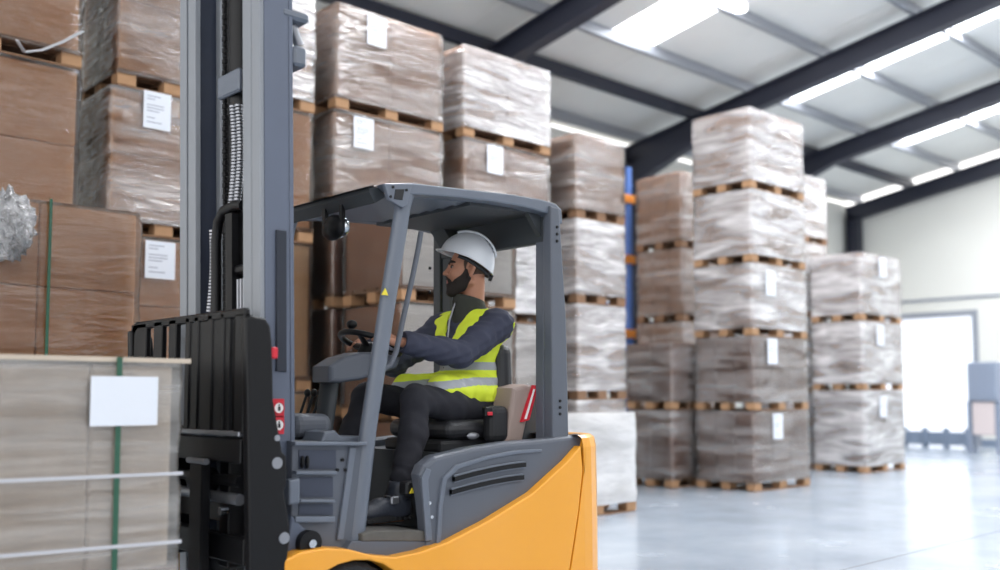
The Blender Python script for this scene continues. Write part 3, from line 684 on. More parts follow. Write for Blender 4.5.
# seat -------------------------------------------------------------------------
def rotY(c, a_): return Matrix.Translation(c) @ Matrix.Rotation(a_, 4, 'Y') @ Matrix.Translation(-Vector(c))
b = MB(); b.box(2.98, 3.50, 3.58, 4.08, .905, 1.0, bev=.045, seg=4); st_ = b.build('seat_cushion', 'seat', fk)
b = MB(); b.box(2.95, 3.50, 3.60, 4.06, .84, .905, bev=.02, seg=2); b.build('seat_base', 'black_matt', st_)
b = MB(); b.box(3.37, 3.47, 3.62, 4.04, .96, 1.38, bev=.045, seg=4, R=rotY((3.45, 0, .98), math.radians(-3))); bs = b.build('backrest', 'seat', fk)
p = onY(492, 424, 3.56); b = MB(); b.box(p.x - .06, p.x + .07, 3.50, 3.58, p.z - .09, p.z + .09, bev=.035, seg=3); b.build('seat_bolster', 'black_matt', fk)
p = onY(489, 413, 3.5); bb = MB().box(p.x - .03, p.x + .02, 3.49, 3.52, p.z - .02, p.z + .03, bev=.006).build('belt_buckle', 'black', fk)
MB().box(p.x - .02, p.x + .012, 3.484, 3.492, p.z - .012, p.z + .006, bev=.003).build('release_button', 'sticker_r', bb, 'red button on black buckle')
p = onY(475, 436, 3.55); MB().ell((p.x, 3.565, p.z), (.04, .012, .018)).build('seat_handle', 'bar_steel', fk, 'pale seat adjustment handle')
# pad and warning plate behind the seat
pd = poly_xz([(506, 443), (514, 388), (526, 384), (535, 386), (523, 443)], 3.50)
MB().prism(pd, 3.50, 3.75, bev=.02, seg=3).build('back_pad', 'pad', fk)
pr = poly_xz([(533, 385), (537, 386), (528, 420), (521, 422)], 3.49); MB().prism(pr, 3.48, 3.50).build('warning_label', 'sticker_r', fk, 'red and white striped label')
pr2 = poly_xz([(533.6, 389), (535, 389), (526.5, 419), (524.5, 419)], 3.478); MB().prism(pr2, 3.476, 3.48).build('label_stripe', 'sticker_w', fk)
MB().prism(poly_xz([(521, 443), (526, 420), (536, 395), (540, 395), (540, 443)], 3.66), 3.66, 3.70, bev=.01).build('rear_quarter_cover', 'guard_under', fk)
# wheels -----------------------------------------------------------------------
def wheel(x, y, r, w):
    b = MB(); n_ = 48; prof = [(-w / 2, r * .62), (-w / 2, r * .92), (-w / 2 + .02, r), (w / 2 - .02, r), (w / 2, r * .92), (w / 2, r * .62)]
    vs = []; fs = []
    for i in range(n_):
        a_ = 2 * PI * i / n_; bump_ = 1 if i % 2 else .975
        for q, (yy_, rr_) in enumerate(prof): k2 = bump_ if 0 < q < 5 else 1; vs.append((x + rr_ * k2 * math.cos(a_), y + yy_, r + rr_ * k2 * math.sin(a_)))
    for i in range(n_):
        for j in range(5): fs.append((i * 6 + j, i * 6 + j + 1, ((i + 1) % n_) * 6 + j + 1, ((i + 1) % n_) * 6 + j))
    b.add(vs, fs); t_ = b.build('wheel', 'rubber', fk)
    b = MB(); b.tube([(x, y - w * .38, r), (x, y + w * .38, r)], r * .64, 32); hb = b.build('rim', 'bar_steel', t_)
    b = MB(); b.tube([(x, y - w * .5, r), (x, y + w * .5, r)], r * .2, 16); b.build('hub', 'black', t_)
for y in (3.395, mir(3.395)): wheel(WX, y, .225, .15)
for y in (3.50, mir(3.50)): wheel(3.42, y, .2, .14)
# mast ---------------------------------------------------------------------------
XM0, XM1 = 1.905, 2.06; TLT = math.radians(-1.3); MP = Vector((2.0, 0, 1.1))
RM = Matrix.Translation(MP) @ Matrix.Rotation(TLT, 4, 'Y') @ Matrix.Translation(-MP)
def tilt(m): m.v = [tuple(RM @ Vector(p)) for p in m.v]; return m
for side in (0, 1):
    f = (lambda y: y) if side == 0 else mir_m if False else (lambda y: 2 * 3.80 - y)
    def bx(m, x0, x1, y0, y1, z0, z1, mi=0, bev=.003): a_, c_ = sorted((f(y0), f(y1))); return m.box(x0, x1, a_, c_, z0, z1, mi, bev)
    # outer upright: web on the outside, flanges front and back
    m = MB(); bx(m, XM0 + .021, XM1 - .021, 3.44, 3.465, .07, 3.05); 
    tilt(m).build('mast_web', 'mast_blue', fk)
    m = MB(); bx(m, XM0, XM0 + .02, 3.438, 3.502, .07, 3.05); tilt(m).build('mast_flange', 'flange', fk)
    m = MB(); bx(m, XM1 - .02, XM1, 3.44, 3.50, .07, 3.05); tilt(m).build('mast_flange', 'mast_blue', fk)
    m = MB(); bx(m, XM0 + .03, XM1 - .03, 3.512, 3.535, .12, 3.3); bx(m, XM0 + .004, XM0 + .03, 3.514, 3.585, .12, 3.3); bx(m, XM1 - .03, XM1 - .01, 3.51, 3.58, .12, 3.3)
    tilt(m).build('inner_mast_rail', ['flange'], fk)
    m = MB(); bx(m, XM0 + .035, XM1 - .03, 3.535, 3.545, .12, 3.3); tilt(m).build('inner_mast_liner', 'mast_in', fk)
    # lift cylinder, chain
    m = MB(); y = f(3.66); m.tube([(XM1 - .02, y, .15), (XM1 - .02, y, 2.35)], .034, 16); m.tube([(XM1 - .02, y, 2.35), (XM1 - .02, y, 3.3)], .024, 12)
    tilt(m).build('lift_cylinder', ['black', 'bar_steel'], fk)
    m = MB(); y = f(3.70)
    for k_ in range(90): z = 1.0 + k_ * .025; m.box(1.985, 2.0, y - (.012 if k_ % 2 else .009), y + (.012 if k_ % 2 else .009), z, z + .021)
    tilt(m).build('lift_chain', 'black', fk)
m = MB(); m.tube([(2.02, 3.80, .15), (2.02, 3.80, 3.2)], .055, 16); tilt(m).build('free_lift_cylinder', 'black', fk)
# long dark slot on the near web
q = [onY(276, 230, 3.435), onY(286, 231, 3.435), onY(286, 372, 3.435), onY(276, 371, 3.435)]
MB().prism([(p.x, p.z) for p in q], 3.428, 3.445, bev=.003).build('web_slot', 'slot', fk)
# cross members
for z in (.35, 1.15):
    tilt(MB().box(XM1 - .03, XM1 + .01, 3.5, 4.1, z, z + .09, bev=.006)).build('cross_member', 'mast_in', fk)
ph = onY(230, 65, 3.8); tilt(MB().box(1.945, 1.97, 3.69, 3.88, 2.40, 2.50, bev=.008)).build('crosshead', 'grey_lt', fk)
for (x0, y0, x1, y1) in ((278, 8, 306, 26), (290, 46, 303, 70)):
    pa, pb = onY(x0, y0, 3.47), onY(x1, y1, 3.47)
    MB().box(pa.x, pb.x, 3.435, 3.54, pb.z, pa.z, bev=.012).build('mast_bracket', 'grey_lt', fk)
pa, pb = onY(292, 26, 3.5), onY(299, 46, 3.5); MB().tube([pa, pb], .022, 10).build('bracket_bolt', 'bar_steel', fk)
# ribbed hoses
for yh, z0, z1, xh in ((3.775, 1.9, 2.36, 1.955), (3.745, 1.9, 2.36, 1.965), (3.915, 1.45, 1.84, 1.925)):
    m = MB(); n_ = int((z1 - z0) / .014)
    for k_ in range(n_):
        z = z0 + (z1 - z0) * k_ / n_; dd = .02 * math.sin(k_ * .5 / 6); m.tube([(xh + dd, yh, z), (xh + dd, yh, z + .009)], .017, 8)
    tilt(m).build('ribbed_hose', 'bar_steel', fk)
m = MB(); path = [(1.93, 3.86, 1.45), (1.93, 3.86, 1.78), (1.93, 3.84, 1.86), (1.93, 3.79, 1.9), (1.93, 3.68, 1.91), (1.93, 3.62, 1.9)]
m.tube(path, .022, 10); m.box(1.92, 1.95, 3.70, 3.76, 1.45, 1.88); tilt(m).build('hose_guide', 'black', fk)
m = MB(); m.box(1.93, 1.99, 3.60, 3.74, 1.62, 1.66, bev=.01); m.box(1.93, 1.97, 3.60, 3.615, 1.45, 1.72); m.box(1.93, 1.97, 3.725, 3.74, 1.45, 1.72)
for k_ in range(4): m.tube([(1.94, 3.632 + k_ * .026, 1.45), (1.94, 3.632 + k_ * .026, 1.6)], .007, 8, mi=1)
tilt(m).build('hose_clamp', ['black', 'bar_steel'], fk)
# load backrest: top bar, bars, deep rounded side plates
XB0, XB1 = 1.775, 1.80
def zat(px_, py_): return onX(px_, py_, XB0).z
zt0 = zat(240, 308); YB0, YB1 = 3.305, 4.40
m = MB(); pts = [(YB0 + .0, .95)]
zz0 = .975
m.box(XB0, XB1, YB0 + .03, YB1 - .06, zt0 - .035, zt0, bev=.006)
for a_ in range(7):
    pass
for y, w_ in ((3.50, .03), (3.60, .04), (3.72, .04), (3.80, .04), (3.93, .07), (4.07, .085), (4.235, .165)): m.box(XB0, XB1, y, y + w_, zz0, zt0 - .01, bev=.004)
for k_ in range(8):                                                          # rounded far corner
    a0, a1 = PI / 2 * k_ / 8, PI / 2 * (k_ + 1) / 8; cy, cz, R0, R1 = YB1 - .07, zt0 - .07, .07, .035
    v = [(x, cy + R_ * math.sin(a_), cz + R_ * math.cos(a_)) for x in (XB0, XB1) for a_, R_ in ((a0, R0), (a1, R0), (a1, R1), (a0, R1))]
    m.add(v, [(0, 1, 2, 3), (7, 6, 5, 4), (0, 4, 5, 1), (1, 5, 6, 2), (2, 6, 7, 3), (3, 7, 4, 0)])
m.box(XB0, XB1, YB1 - .035, YB1, zz0, zt0 - .07)
m.box(XB0 + .006, XB1 - .006, 3.46, 3.84, zz0, zt0 - .01)
m.box(XB0, XB1, 3.335, 3.41, zz0, zt0 - .02, bev=.004)
m.box(XB0 + .004, XB1 - .004, 3.70, 4.18, zz0, zz0 + .02)
m.build('load_backrest', 'black', fk)
side = poly_xz([(246, 318), (252, 315), (266, 318), (271, 326), (273, 345), (274, 400), (283, 452), (287, 456), (288, 470), (287, 485), (285, 492), (289, 515), (291, 535), (288, 560), (286, 590), (250, 590), (248, 450)], 3.30)
m = MB(); m.prism(side, 3.30, 3.345, bev=.012, seg=3); spn = m.build('backrest_side_plate', 'black', fk)
m = MB(); m.prism(side, mir(3.345) + .06, mir(3.30) + .06, bev=.012, seg=3); m.build('backrest_side_plate', 'black', fk)
for (x_, y_, r_) in ((277, 463, .022), (284, 538, .022), (277, 438, .012)):
    p = onY(x_, y_, 3.30); MB().disc((p.x, 3.2985, p.z), (0, 1, 0), r_, .004).build('plate_hole', 'bar_steel', spn)
p = onY(272.5, 353, 3.32); MB().box(p.x - .012, p.x + .014, 3.30, 3.35, p.z - .022, p.z + .022, bev=.005).build('reflector', 'sticker_r', fk, 'small red reflector')
# prohibition stickers on the mast side
for y_ in (408, 425):
    p = onY(279.5, y_, 3.43); x_ = p.x
    s_ = MB().box(x_ - .03, x_ + .022, 3.432, 3.436, p.z - .036, p.z + .036).build('warning_sticker', 'sticker_r', fk, 'small red and white prohibition sticker')
    MB().disc((x_ - .002, 3.431, p.z), (0, 1, 0), .024, .003).build('sign_face', 'sticker_w', s_)
    MB().torus((x_ - .002, 3.4295, p.z), (0, 1, 0), .0225, .0028, 24, 6).build('ring', 'sticker_r', s_)
    m = MB(); m.ell((x_ - .002, 3.4295, p.z + .011), (.004, .001, .004)); m.box(x_ - .007, x_ + .004, 3.429, 3.430, p.z - .011, p.z + .006); m.build('pictogram', 'black', s_)
# carriage bars, fork shanks, forks, side shift cylinder
m = MB(); m.box(1.78, 1.83, 3.36, 4.36, .86, .955, bev=.004); cr = m.build('carriage', 'black', fk)
m = MB(); m.box(1.772, 1.80, 3.36, 4.36, .962, .982, bev=.004); m.build('carriage_rail', 'bar_steel', fk)
m = MB(); m.box(1.80, 1.85, 3.36, 4.36, .48, .58, bev=.004); m.build('lower_carriage_bar', 'black', fk)
m = MB(); m.box(1.82, 1.90, 3.52, 3.60, .45, .95, bev=.005); m.box(1.82, 1.90, 4.0, 4.08, .45, .95, bev=.005); m.box(1.83, 1.86, 3.60, 4.0, .62, .70, bev=.005); m.build('carriage_plate', 'black', fk)
for z in (.79, .72): MB().tube([(1.815, 3.42, z), (1.815, 3.95, z)], .022, 12).build('shift_cylinder', 'bar_steel' if z < .75 else 'black', fk)
for z in (.78,): MB().tube([(1.80, 3.66, z), (1.80, 3.74, z)], .055, 16).build('cylinder_mount', 'black', fk)
for y0 in (3.60, 4.02):
    m = MB(); m.box(1.745, 1.785, y0, y0 + .11, .345, .87, bev=.006); m.prism([(1.785, .345), (1.785, .385), (.70, .38), (.66, .365), (.70, .36)], y0, y0 + .11)
    fo = m.build('fork', 'black', fk)
    MB().tube([(1.75, y0 - .03, .86), (1.75, y0 + .13, .86)], .012, 8).build('fork_pin', 'bar_steel', fo)
p = onX(222, 511, 1.78); MB().disc((1.785, p.y, p.z), (1, 0, 0), .016, .03).build('bolt', 'chrome', fk)
# tilt cylinders behind the mast
for y in (3.62, 4.02): MB().tube([(2.08, y, .62), (2.4, y, .55)], .03, 12).build('tilt_cylinder', 'black', fk)

# ------------------------------------------------------------------ load on the forks
fz0 = .385
LX1 = 1.53; LL, LW = 1.2, .82; LY = 3.33
ztop = onY(90, 360, LY).z
t = load(LX1 - LL, LY, fz0, LL, LW, ztop - fz0 - PH - .01, grid=(4, 2, 1), mat='carton_front', film='film_front',
         label='large cream pallet load on the forks with a white label and green strap')
t.rotation_euler.z = 0
xs0, xs1 = LX1 - LL, LX1
MB().box(xs0 - .01, xs1 + .03, LY - .01, LY + LW + .01, ztop - .004, ztop + .012).build('top_board', 'carton_pale', t)
xg = onY(117, 460, LY - .02).x
MB().box(xg - .009, xg + .009, LY - .024, LY - .019, fz0 + .02, ztop + .012).build('green_band', 'green_strap', t, 'vertical green strap')
for (ya, yb_) in ((481, 473), (556, 541)):
    a_, c_ = onY(0, ya, LY - .02), onY(181, yb_, LY - .02); dz = (c_.z - a_.z) / (c_.x - a_.x)
    v = []
    for x in (xs0 - .015, xs1 + .0):
        z = a_.z + dz * (x - a_.x)
        for y in (LY - .028, LY - .022):
            for h_ in (-.006, .006): v.append((x, y, z + h_))
    MB().add(v, [(0, 1, 3, 2), (4, 6, 7, 5), (0, 4, 5, 1), (2, 3, 7, 6), (1, 5, 7, 3), (0, 2, 6, 4)]).build('white_band', 'white_strap', t, 'white strap around the load')
la, lb = onY(91, 376, LY - .03), onY(157, 425, LY - .03)
MB().box(la.x, lb.x, LY - .032, LY - .030, lb.z, la.z).build('label_sheet', 'paper', t, 'blank white label sheet')
# ------------------------------------------------------------------ driver (implicit surfaces meshed into continuous bodies)
import openvdb as vdb
class Field:
    def __init__(s, lo, hi, vx):
        s.lo = np.array(lo, float); s.vx = vx; s.n = np.ceil((np.array(hi) - s.lo) / vx).astype(int) + 1
        s.d = np.full(s.n, .05, np.float32)
    def win(s, lo, hi, m):
        a = np.maximum(np.floor((np.array(lo) - m - s.lo) / s.vx).astype(int), 0); b_ = np.minimum(np.ceil((np.array(hi) + m - s.lo) / s.vx).astype(int) + 1, s.n)
        if (b_ <= a).any(): return None
        ax = [s.lo[i] + s.vx * np.arange(a[i], b_[i]) for i in range(3)]
        return tuple(slice(a[i], b_[i]) for i in range(3)), ax[0][:, None, None], ax[1][None, :, None], ax[2][None, None, :]
    def op(s, sl, nd, k, mode):
        a = s.d[sl]
        if mode == 'add': h = np.maximum(k - np.abs(a - nd), 0) / k; s.d[sl] = np.minimum(a, nd) - h * h * k / 4
        elif mode == 'cut': nd = -nd; h = np.maximum(k - np.abs(a - nd), 0) / k; s.d[sl] = np.maximum(a, nd) + h * h * k / 4
    def cap(s, p, q, r0, r1=None, k=.02, mode='add', infl=0):
        r1 = r0 if r1 is None else r1; r0 += infl; r1 += infl; p = np.array(p, float); q = np.array(q, float); R_ = max(r0, r1)
        w_ = s.win(np.minimum(p, q) - R_, np.maximum(p, q) + R_, k + 3 * s.vx)
        if w_ is None: return s
        sl, X, Y, Z = w_; v = q - p; L2 = (v * v).sum() + 1e-12
        t_ = np.clip(((X - p[0]) * v[0] + (Y - p[1]) * v[1] + (Z - p[2]) * v[2]) / L2, 0, 1)
        d_ = np.sqrt((X - p[0] - t_ * v[0]) ** 2 + (Y - p[1] - t_ * v[1]) ** 2 + (Z - p[2] - t_ * v[2]) ** 2) - (r0 + (r1 - r0) * t_)
        s.op(sl, d_.astype(np.float32), k, mode); return s
    def chain(s, pts, rs, k=.02, mode='add', infl=0):
        for i in range(len(pts) - 1): s.cap(pts[i], pts[i + 1], rs[i], rs[i + 1], k, mode, infl)
        return s
    def ell(s, c, r, A=None, k=.02, mode='add', infl=0):
        c = np.array(c, float); r = np.array(r, float) + infl; A = np.eye(3) if A is None else A; R_ = r.max()
        w_ = s.win(c - R_, c + R_, k + 3 * s.vx)
        if w_ is None: return s
        sl, X, Y, Z = w_; x, y, z = X - c[0], Y - c[1], Z - c[2]
        u = [A[i][0] * x + A[i][1] * y + A[i][2] * z for i in range(3)]
        k0 = np.sqrt(sum((u[i] / r[i]) ** 2 for i in range(3))); k1 = np.sqrt(sum((u[i] / r[i] ** 2) ** 2 for i in range(3))) + 1e-9
        s.op(sl, (k0 * (k0 - 1) / k1).astype(np.float32), k, mode); return s
    def grid(s): return [s.lo[i] + s.vx * np.arange(s.n[i]) for i in range(3)]
    def half(s, n_, c):                                            # keep the side where n.(p) < c
        X, Y, Z = s.grid(); d_ = n_[0] * X[:, None, None] + n_[1] * Y[None, :, None] + n_[2] * Z[None, None, :] - c
        s.d = np.maximum(s.d, d_.astype(np.float32)); return s
    def ripple(s, fn):
        X, Y, Z = s.grid(); s.d += fn(X[:, None, None], Y[None, :, None], Z[None, None, :]).astype(np.float32) * (np.abs(s.d) < .04); return s
    def build(s, name, mats, parent, label=None, matfn=None):
        g = vdb.FloatGrid(.05); g.copyFromArray(np.clip(s.d, -.05, .05)); p, t3, q4 = g.convertToPolygons(isovalue=0.0, adaptivity=0.0)
        off = np.array(root_of(parent).location); P = p * s.vx + s.lo - off
        me = bpy.data.meshes.new(name); me.from_pydata(P.tolist(), [], q4[:, ::-1].tolist() + t3[:, ::-1].tolist())
        mats = mats if isinstance(mats, list) else [mats]
        for m in mats: me.materials.append(M[m])
        me.polygons.foreach_set('use_smooth', [True] * len(me.polygons))
        if matfn is not None:
            cen = (P + off)[q4].mean(axis=1); mi = matfn(cen); mi = np.concatenate([mi, np.zeros(len(t3), int)]); me.polygons.foreach_set('material_index', mi.astype(int).tolist())
        bm = bmesh.new(); bm.from_mesh(me); bmesh.ops.recalc_face_normals(bm, faces=bm.faces)
        for _ in range(2): bmesh.ops.smooth_vert(bm, verts=bm.verts, factor=.5, use_axis_x=True, use_axis_y=True, use_axis_z=True)
        bm.to_mesh(me); bm.free()
        o = bpy.data.objects.new(name, me); C.objects.link(o); o.parent = parent
        if label: o['label'] = label
        return o
V = lambda *a_: np.array(a_, float)
dr = thing('person', 'bearded man in hi-vis vest and white hard hat seated driving the forklift', 'person', (3.33, YC, 1.0))
# head frame
EAR = V(3.315, 3.81, 1.768); KH = 1.08
yawH = math.radians(2); fH = V(-.7338, .6793, 0) * math.cos(yawH) - V(.6793, .7338, 0) * math.sin(yawH); lH = V(-fH[1], fH[0], 0); uH = V(0, 0, 1.)
def hd_(f, l, u): return EAR + KH * (f * fH + l * lH + u * uH)
AH = np.array([fH, lH, uH])
SWv = V(*SW); e1 = V(SN.z, 0, -SN.x); e2 = V(0, 1, 0.); SNv = V(*SN)
def rimp(phi): a_ = math.radians(phi); return SWv + .148 * (math.cos(a_) * e1 + math.sin(a_) * e2), math.cos(a_) * e1 + math.sin(a_) * e2, (-math.sin(a_) * e1 + math.cos(a_) * e2)
SHn, SHf = V(3.345, 3.635, 1.475), V(3.30, 4.02, 1.475)
ELn, ELf = V(3.06, 3.59, 1.315), V(3.06, 4.13, 1.28)
cN, oN, tN = rimp(-98); tN = -tN if tN[0] > 0 else tN
cF, oF, tF = rimp(70); tF = -tF if tF[0] > 0 else tF
WRn, WRf = V(2.775, 3.625, 1.362), V(2.86, 4.03, 1.345)
HIn, HIf = V(3.30, 3.73, 1.05), V(3.30, 3.93, 1.05)
KNn, KNf = V(2.82, 3.63, 1.10), V(2.82, 4.03, 1.11)
ANn, ANf = V(2.675, 3.575, .61), V(2.56, 4.03, .63)
def face(F_, infl=0):
    e = lambda f, l, u, rf, rl, ru, k=.02, mode='add': F_.ell(hd_(f, l, u), V(rf, rl, ru) * KH, AH, k, mode, infl if mode == 'add' else 0)
    c_ = lambda a_, b_, r0, r1=None, k=.012, mode='add': F_.cap(hd_(*a_), hd_(*b_), r0 * KH, (r1 or r0) * KH, k, mode, infl if mode == 'add' else 0)
    e(-.010, 0, .045, .098, .077, .083); e(.035, 0, -.005, .062, .064, .08, .03); e(.045, 0, -.05, .048, .052, .055, .03)
    e(.075, 0, -.098, .028, .03, .02, .02); c_((.0, .055, -.06), (.07, .02, -.095), .018, .018, .02); c_((.0, -.055, -.06), (.07, -.02, -.095), .018, .018, .02)
    e(.07, .036, -.02, .025, .022, .022, .02); e(.07, -.036, -.02, .025, .022, .022, .02)      # cheekbones
    c_((.084, .036, .036), (.092, .006, .030), .010, .010, .015); c_((.084, -.036, .036), (.092, -.006, .030), .010, .010, .015)
    e(.098, .033, .012, .018, .017, .011, .012, 'cut'); e(.098, -.033, .012, .018, .017, .011, .012, 'cut')   # eye sockets
    e(.079, .032, .012, .0125, .0135, .0105, .006); e(.079, -.032, .012, .0125, .0135, .0105, .006)
    c_((.095, 0, .026), (.119, 0, -.012), .0075, .0105, .012); e(.123, 0, -.016, .011, .011, .009, .008)      # nose
    e(.106, .013, -.020, .011, .007, .008, .006); e(.106, -.013, -.020, .011, .007, .008, .006)
    c_((.095, 0, -.030), (.099, 0, -.075), .012, .012, .02)
    c_((.100, .018, -.051), (.1085, 0, -.048), .0045, .006, .006); c_((.100, -.018, -.051), (.1085, 0, -.048), .0045, .006, .006)
    c_((.099, .016, -.060), (.107, 0, -.061), .005, .0068, .006); c_((.099, -.016, -.060), (.107, 0, -.061), .005, .0068, .006)
    for s_ in (1, -1):                                             # ears
        c_((-.002, s_ * .078, -.032), (-.016, s_ * .086, .004), .009, .011, .006); c_((-.014, s_ * .082, .006), (-.012, s_ * .086, .026), .010, .009, .006)
        c_((-.012, s_ * .086, .026), (.004, s_ * .080, .028), .008, .006, .006); c_((.004, s_ * .080, .028), (.006, s_ * .078, .010), .005, .004, .006)
        e(-.003, s_ * .090, .006, .010, .008, .016, .004, 'cut')
    return F_
def neck(F_, infl=0):
    F_.cap(V(3.34, 3.82, 1.52), hd_(-.022, 0, -.05), .060, .053, .03, 'add', infl); return F_
def hand(F_, c, o, t_, u, wr, infl=0):
    for i, (off_, ln) in enumerate(((.031, 1), (.011, 1.05), (-.009, 1), (-.028, .85))):
        b_ = c + t_ * off_; k0 = b_ + o * .036 - u * .004; pts = [k0, b_ + o * .024 * ln + u * .026, b_ - o * .008 * ln + u * .029, b_ - o * .028 * ln + u * .008]
        F_.chain(pts, [.0105, .0098, .009, .0078], .006, 'add', infl)
        F_.cap(wr + t_ * off_ * .45, k0, .0175, .0125, .012, 'add', infl)
    tb = wr * .6 + (c + o * .036) * .4 - u * .006 + t_ * .012
    F_.chain([tb, c + t_ * .055 + o * .020 - u * .018, c + t_ * .052 - o * .014 - u * .012, c + t_ * .05 - o * .03 + u * .004], [.016, .012, .0105, .009], .008, 'add', infl)
def torso(F_, i=0):
    F_.ell((3.34, YC, 1.07), (.125, .175, .11), None, .04, 'add', i); F_.ell((3.335, YC, 1.22), (.12, .16, .14), None, .05, 'add', i)
    F_.ell((3.325, YC, 1.38), (.125, .178, .15), None, .05, 'add', i)
    F_.cap(SHn, SHf, .068, .068, .05, 'add', i); F_.cap((3.345, YC, 1.48), (3.34, 3.82, 1.56), .075, .062, .04, 'add', i); return F_
def arms(F_, i=0, dw=0):
    F_.chain([SHn, (SHn + ELn) / 2, ELn], [.062, .052, .045], .03, 'add', i); F_.chain([ELn, ELn * .65 + WRn * .35, WRn], [.045, .044, .030 + dw], .02, 'add', i)
    F_.chain([SHf, (SHf + ELf) / 2, ELf], [.062, .052, .045], .03, 'add', i); F_.chain([ELf, ELf * .65 + WRf * .35, WRf], [.045, .044, .030 + dw], .02, 'add', i); return F_
def legs(F_, i=0, a_=0):
    for H_, K_, A_ in ((HIn, KNn, ANn), (HIf, KNf, ANf)):
        F_.chain([H_, (H_ + K_) / 2, K_], [.088, .074, .058], .04, 'add', i)
        cf = K_ * .68 + A_ * .32 + V(.02, 0, 0); F_.chain([K_, cf, A_], [.056, .056, .038 + a_], .03, 'add', i)
    return F_
body = Field((2.38, 3.45, .5), (3.56, 4.25, 1.95), .0045)
torso(body, -.012); arms(body, -.004); legs(body, -.006); neck(body); face(body); hand(body, cN, oN, tN, SNv, WRn); hand(body, cF, oF, tF, SNv, WRf)
for A_ in (ANn, ANf): body.cap(A_ + V(.02, 0, -.03), A_ + V(-.13, 0, -.04), .032, .022, .03)
def lipmat(c): 
    r = c - EAR; f = r @ fH / KH; l = r @ lH / KH; u = r @ uH / KH
    return ((f > .1005) & (np.abs(l) < .022) & (u < -.0455) & (u > -.066)).astype(int)
bo = body.build('body', ['skin', 'lips'], dr, None, lipmat); del body
# beard, hair
def headfield(): return Field(EAR - .2, EAR + .2, .003)
H1 = neck(face(headfield(), .0055), .003); R1 = headfield()
for s_ in (1, -1):
    R1.cap(hd_(.020, s_ * .07, -.008), hd_(.024, s_ * .066, -.045), .010, .024, .01); R1.cap(hd_(.022, s_ * .066, -.045), hd_(.05, s_ * .055, -.075), .028, .040, .01)
    R1.cap(hd_(.05, s_ * .055, -.082), hd_(.10, s_ * .02, -.095), .034, .036, .01); R1.cap(hd_(.10, s_ * .03, -.055), hd_(.118, 0, -.036), .010, .0085, .004)
R1.ell(hd_(.095, 0, -.098), (.04, .045, .036), AH, .01); R1.ell(hd_(.115, 0, -.0555), (.03, .024, .0095), AH, .003, 'cut')
H1.d = np.maximum(H1.d, R1.d)
H1.ell(hd_(.082, 0, -.108), (.038, .038, .024), AH, .01); H1.build('beard', 'hair', dr, 'thick black beard')
H2 = face(headfield(), .003); R2 = headfield(); R2.ell(hd_(-.055, 0, .03), (.085, .1, .115), AH, .01); R2.cap(hd_(.02, .08, .03), hd_(.02, .075, .0), .016, .010, .01); R2.cap(hd_(.02, -.08, .03), hd_(.02, -.075, .0), .016, .010, .01)
for s_ in (1, -1): R2.ell(hd_(-.004, s_ * .085, .0), (.030, .03, .042), AH, .004, 'cut')
H2.d = np.maximum(H2.d, R2.d); H2.build('hair', 'hair_short', dr); del H1, H2, R1, R2
Rh = Matrix((tuple(fH), tuple(lH), tuple(uH))).transposed()
for s_ in (1, -1):
    ey = MB().ell(hd_(.0825, s_ * .0335, .012), (.0112, .0140, .0050), 0, Rh).build('eye', 'eye_w', dr)
    MB().ell(hd_(.0905, s_ * .0365, .0125), (.0058, .0068, .0066), 0, Rh).build('iris', 'iris', ey)
    EB = headfield(); face(EB, .0045); ER = headfield(); ER.chain([hd_(.102, s_ * .014, .032), hd_(.096, s_ * .036, .040), hd_(.074, s_ * .056, .034)], [.007, .0085, .006], .004); EB.d = np.maximum(EB.d, ER.d); EB.build('eyebrow', 'hair', dr)
    EB = headfield(); face(EB, .0035); ER = headfield(); ER.chain([hd_(.095, s_ * .020, .019), hd_(.092, s_ * .040, .0215), hd_(.080, s_ * .050, .016)], [.0032, .0036, .003], .004); EB.d = np.maximum(EB.d, ER.d); EB.build('eyelashes', 'hair', dr)
# helmet ------------------------------------------------------------------------
ta = math.radians(20); fh = fH * math.cos(ta) + uH * math.sin(ta); uh = -fH * math.sin(ta) + uH * math.cos(ta)
HO = EAR + .014 * fH + .058 * uH
m = MB(); nu, nv = 40, 14; vs = []
def hp_(az, el, ex=0):
    ca, sa = math.cos(az), math.sin(az); rx = .150 if ca > 0 else .150; drop = -.030 * max(0, -ca) ** 1.5
    x = (rx + ex) * ca * math.cos(el); y = (.118 + ex) * sa * math.cos(el); z = (.142 + ex) * math.sin(el) + drop * (1 - math.sin(el)) + .004 * max(0, math.cos(3 * az)) * 0
    return HO + fh * x + lH * y + uh * z
for ex in (0, -.004):
    vs = [hp_(2 * PI * i / nu, (PI / 2) * (j / nv) ** .9 * .999, ex) for j in range(nv + 1) for i in range(nu)]
    m.add(vs, [(j * nu + i, j * nu + (i + 1) % nu, (j + 1) * nu + (i + 1) % nu, (j + 1) * nu + i) for j in range(nv) for i in range(nu)], 0, True)
rim_ = [hp_(2 * PI * i / nu, 0, .003) for i in range(nu)]
m.tube([Vector(p) for p in rim_ + [rim_[0]]], .0035, 6)
pk = []                                                            # peak
for i in range(17):
    az = math.radians(-62 + 124 * i / 16); w_ = math.cos(az * 90 / 62 * .98); p0 = hp_(az, 0.02); p1 = hp_(az, 0, .003) + (fh * .022 - uh * .006) * max(0, w_) ** .7; pk.append((p0, p1))
v = []
for p0, p1 in pk: v += [p0, p1, p1 - uh * .004, p0 - uh * .004]
m.add(v, [(4 * i + a_, 4 * i + b_, 4 * i + 4 + b_, 4 * i + 4 + a_) for i in range(16) for a_, b_ in ((0, 1), (1, 2), (2, 3), (3, 0))], 0, True)
hel = m.build('hard_hat', 'helmet', dr, 'white hard hat')
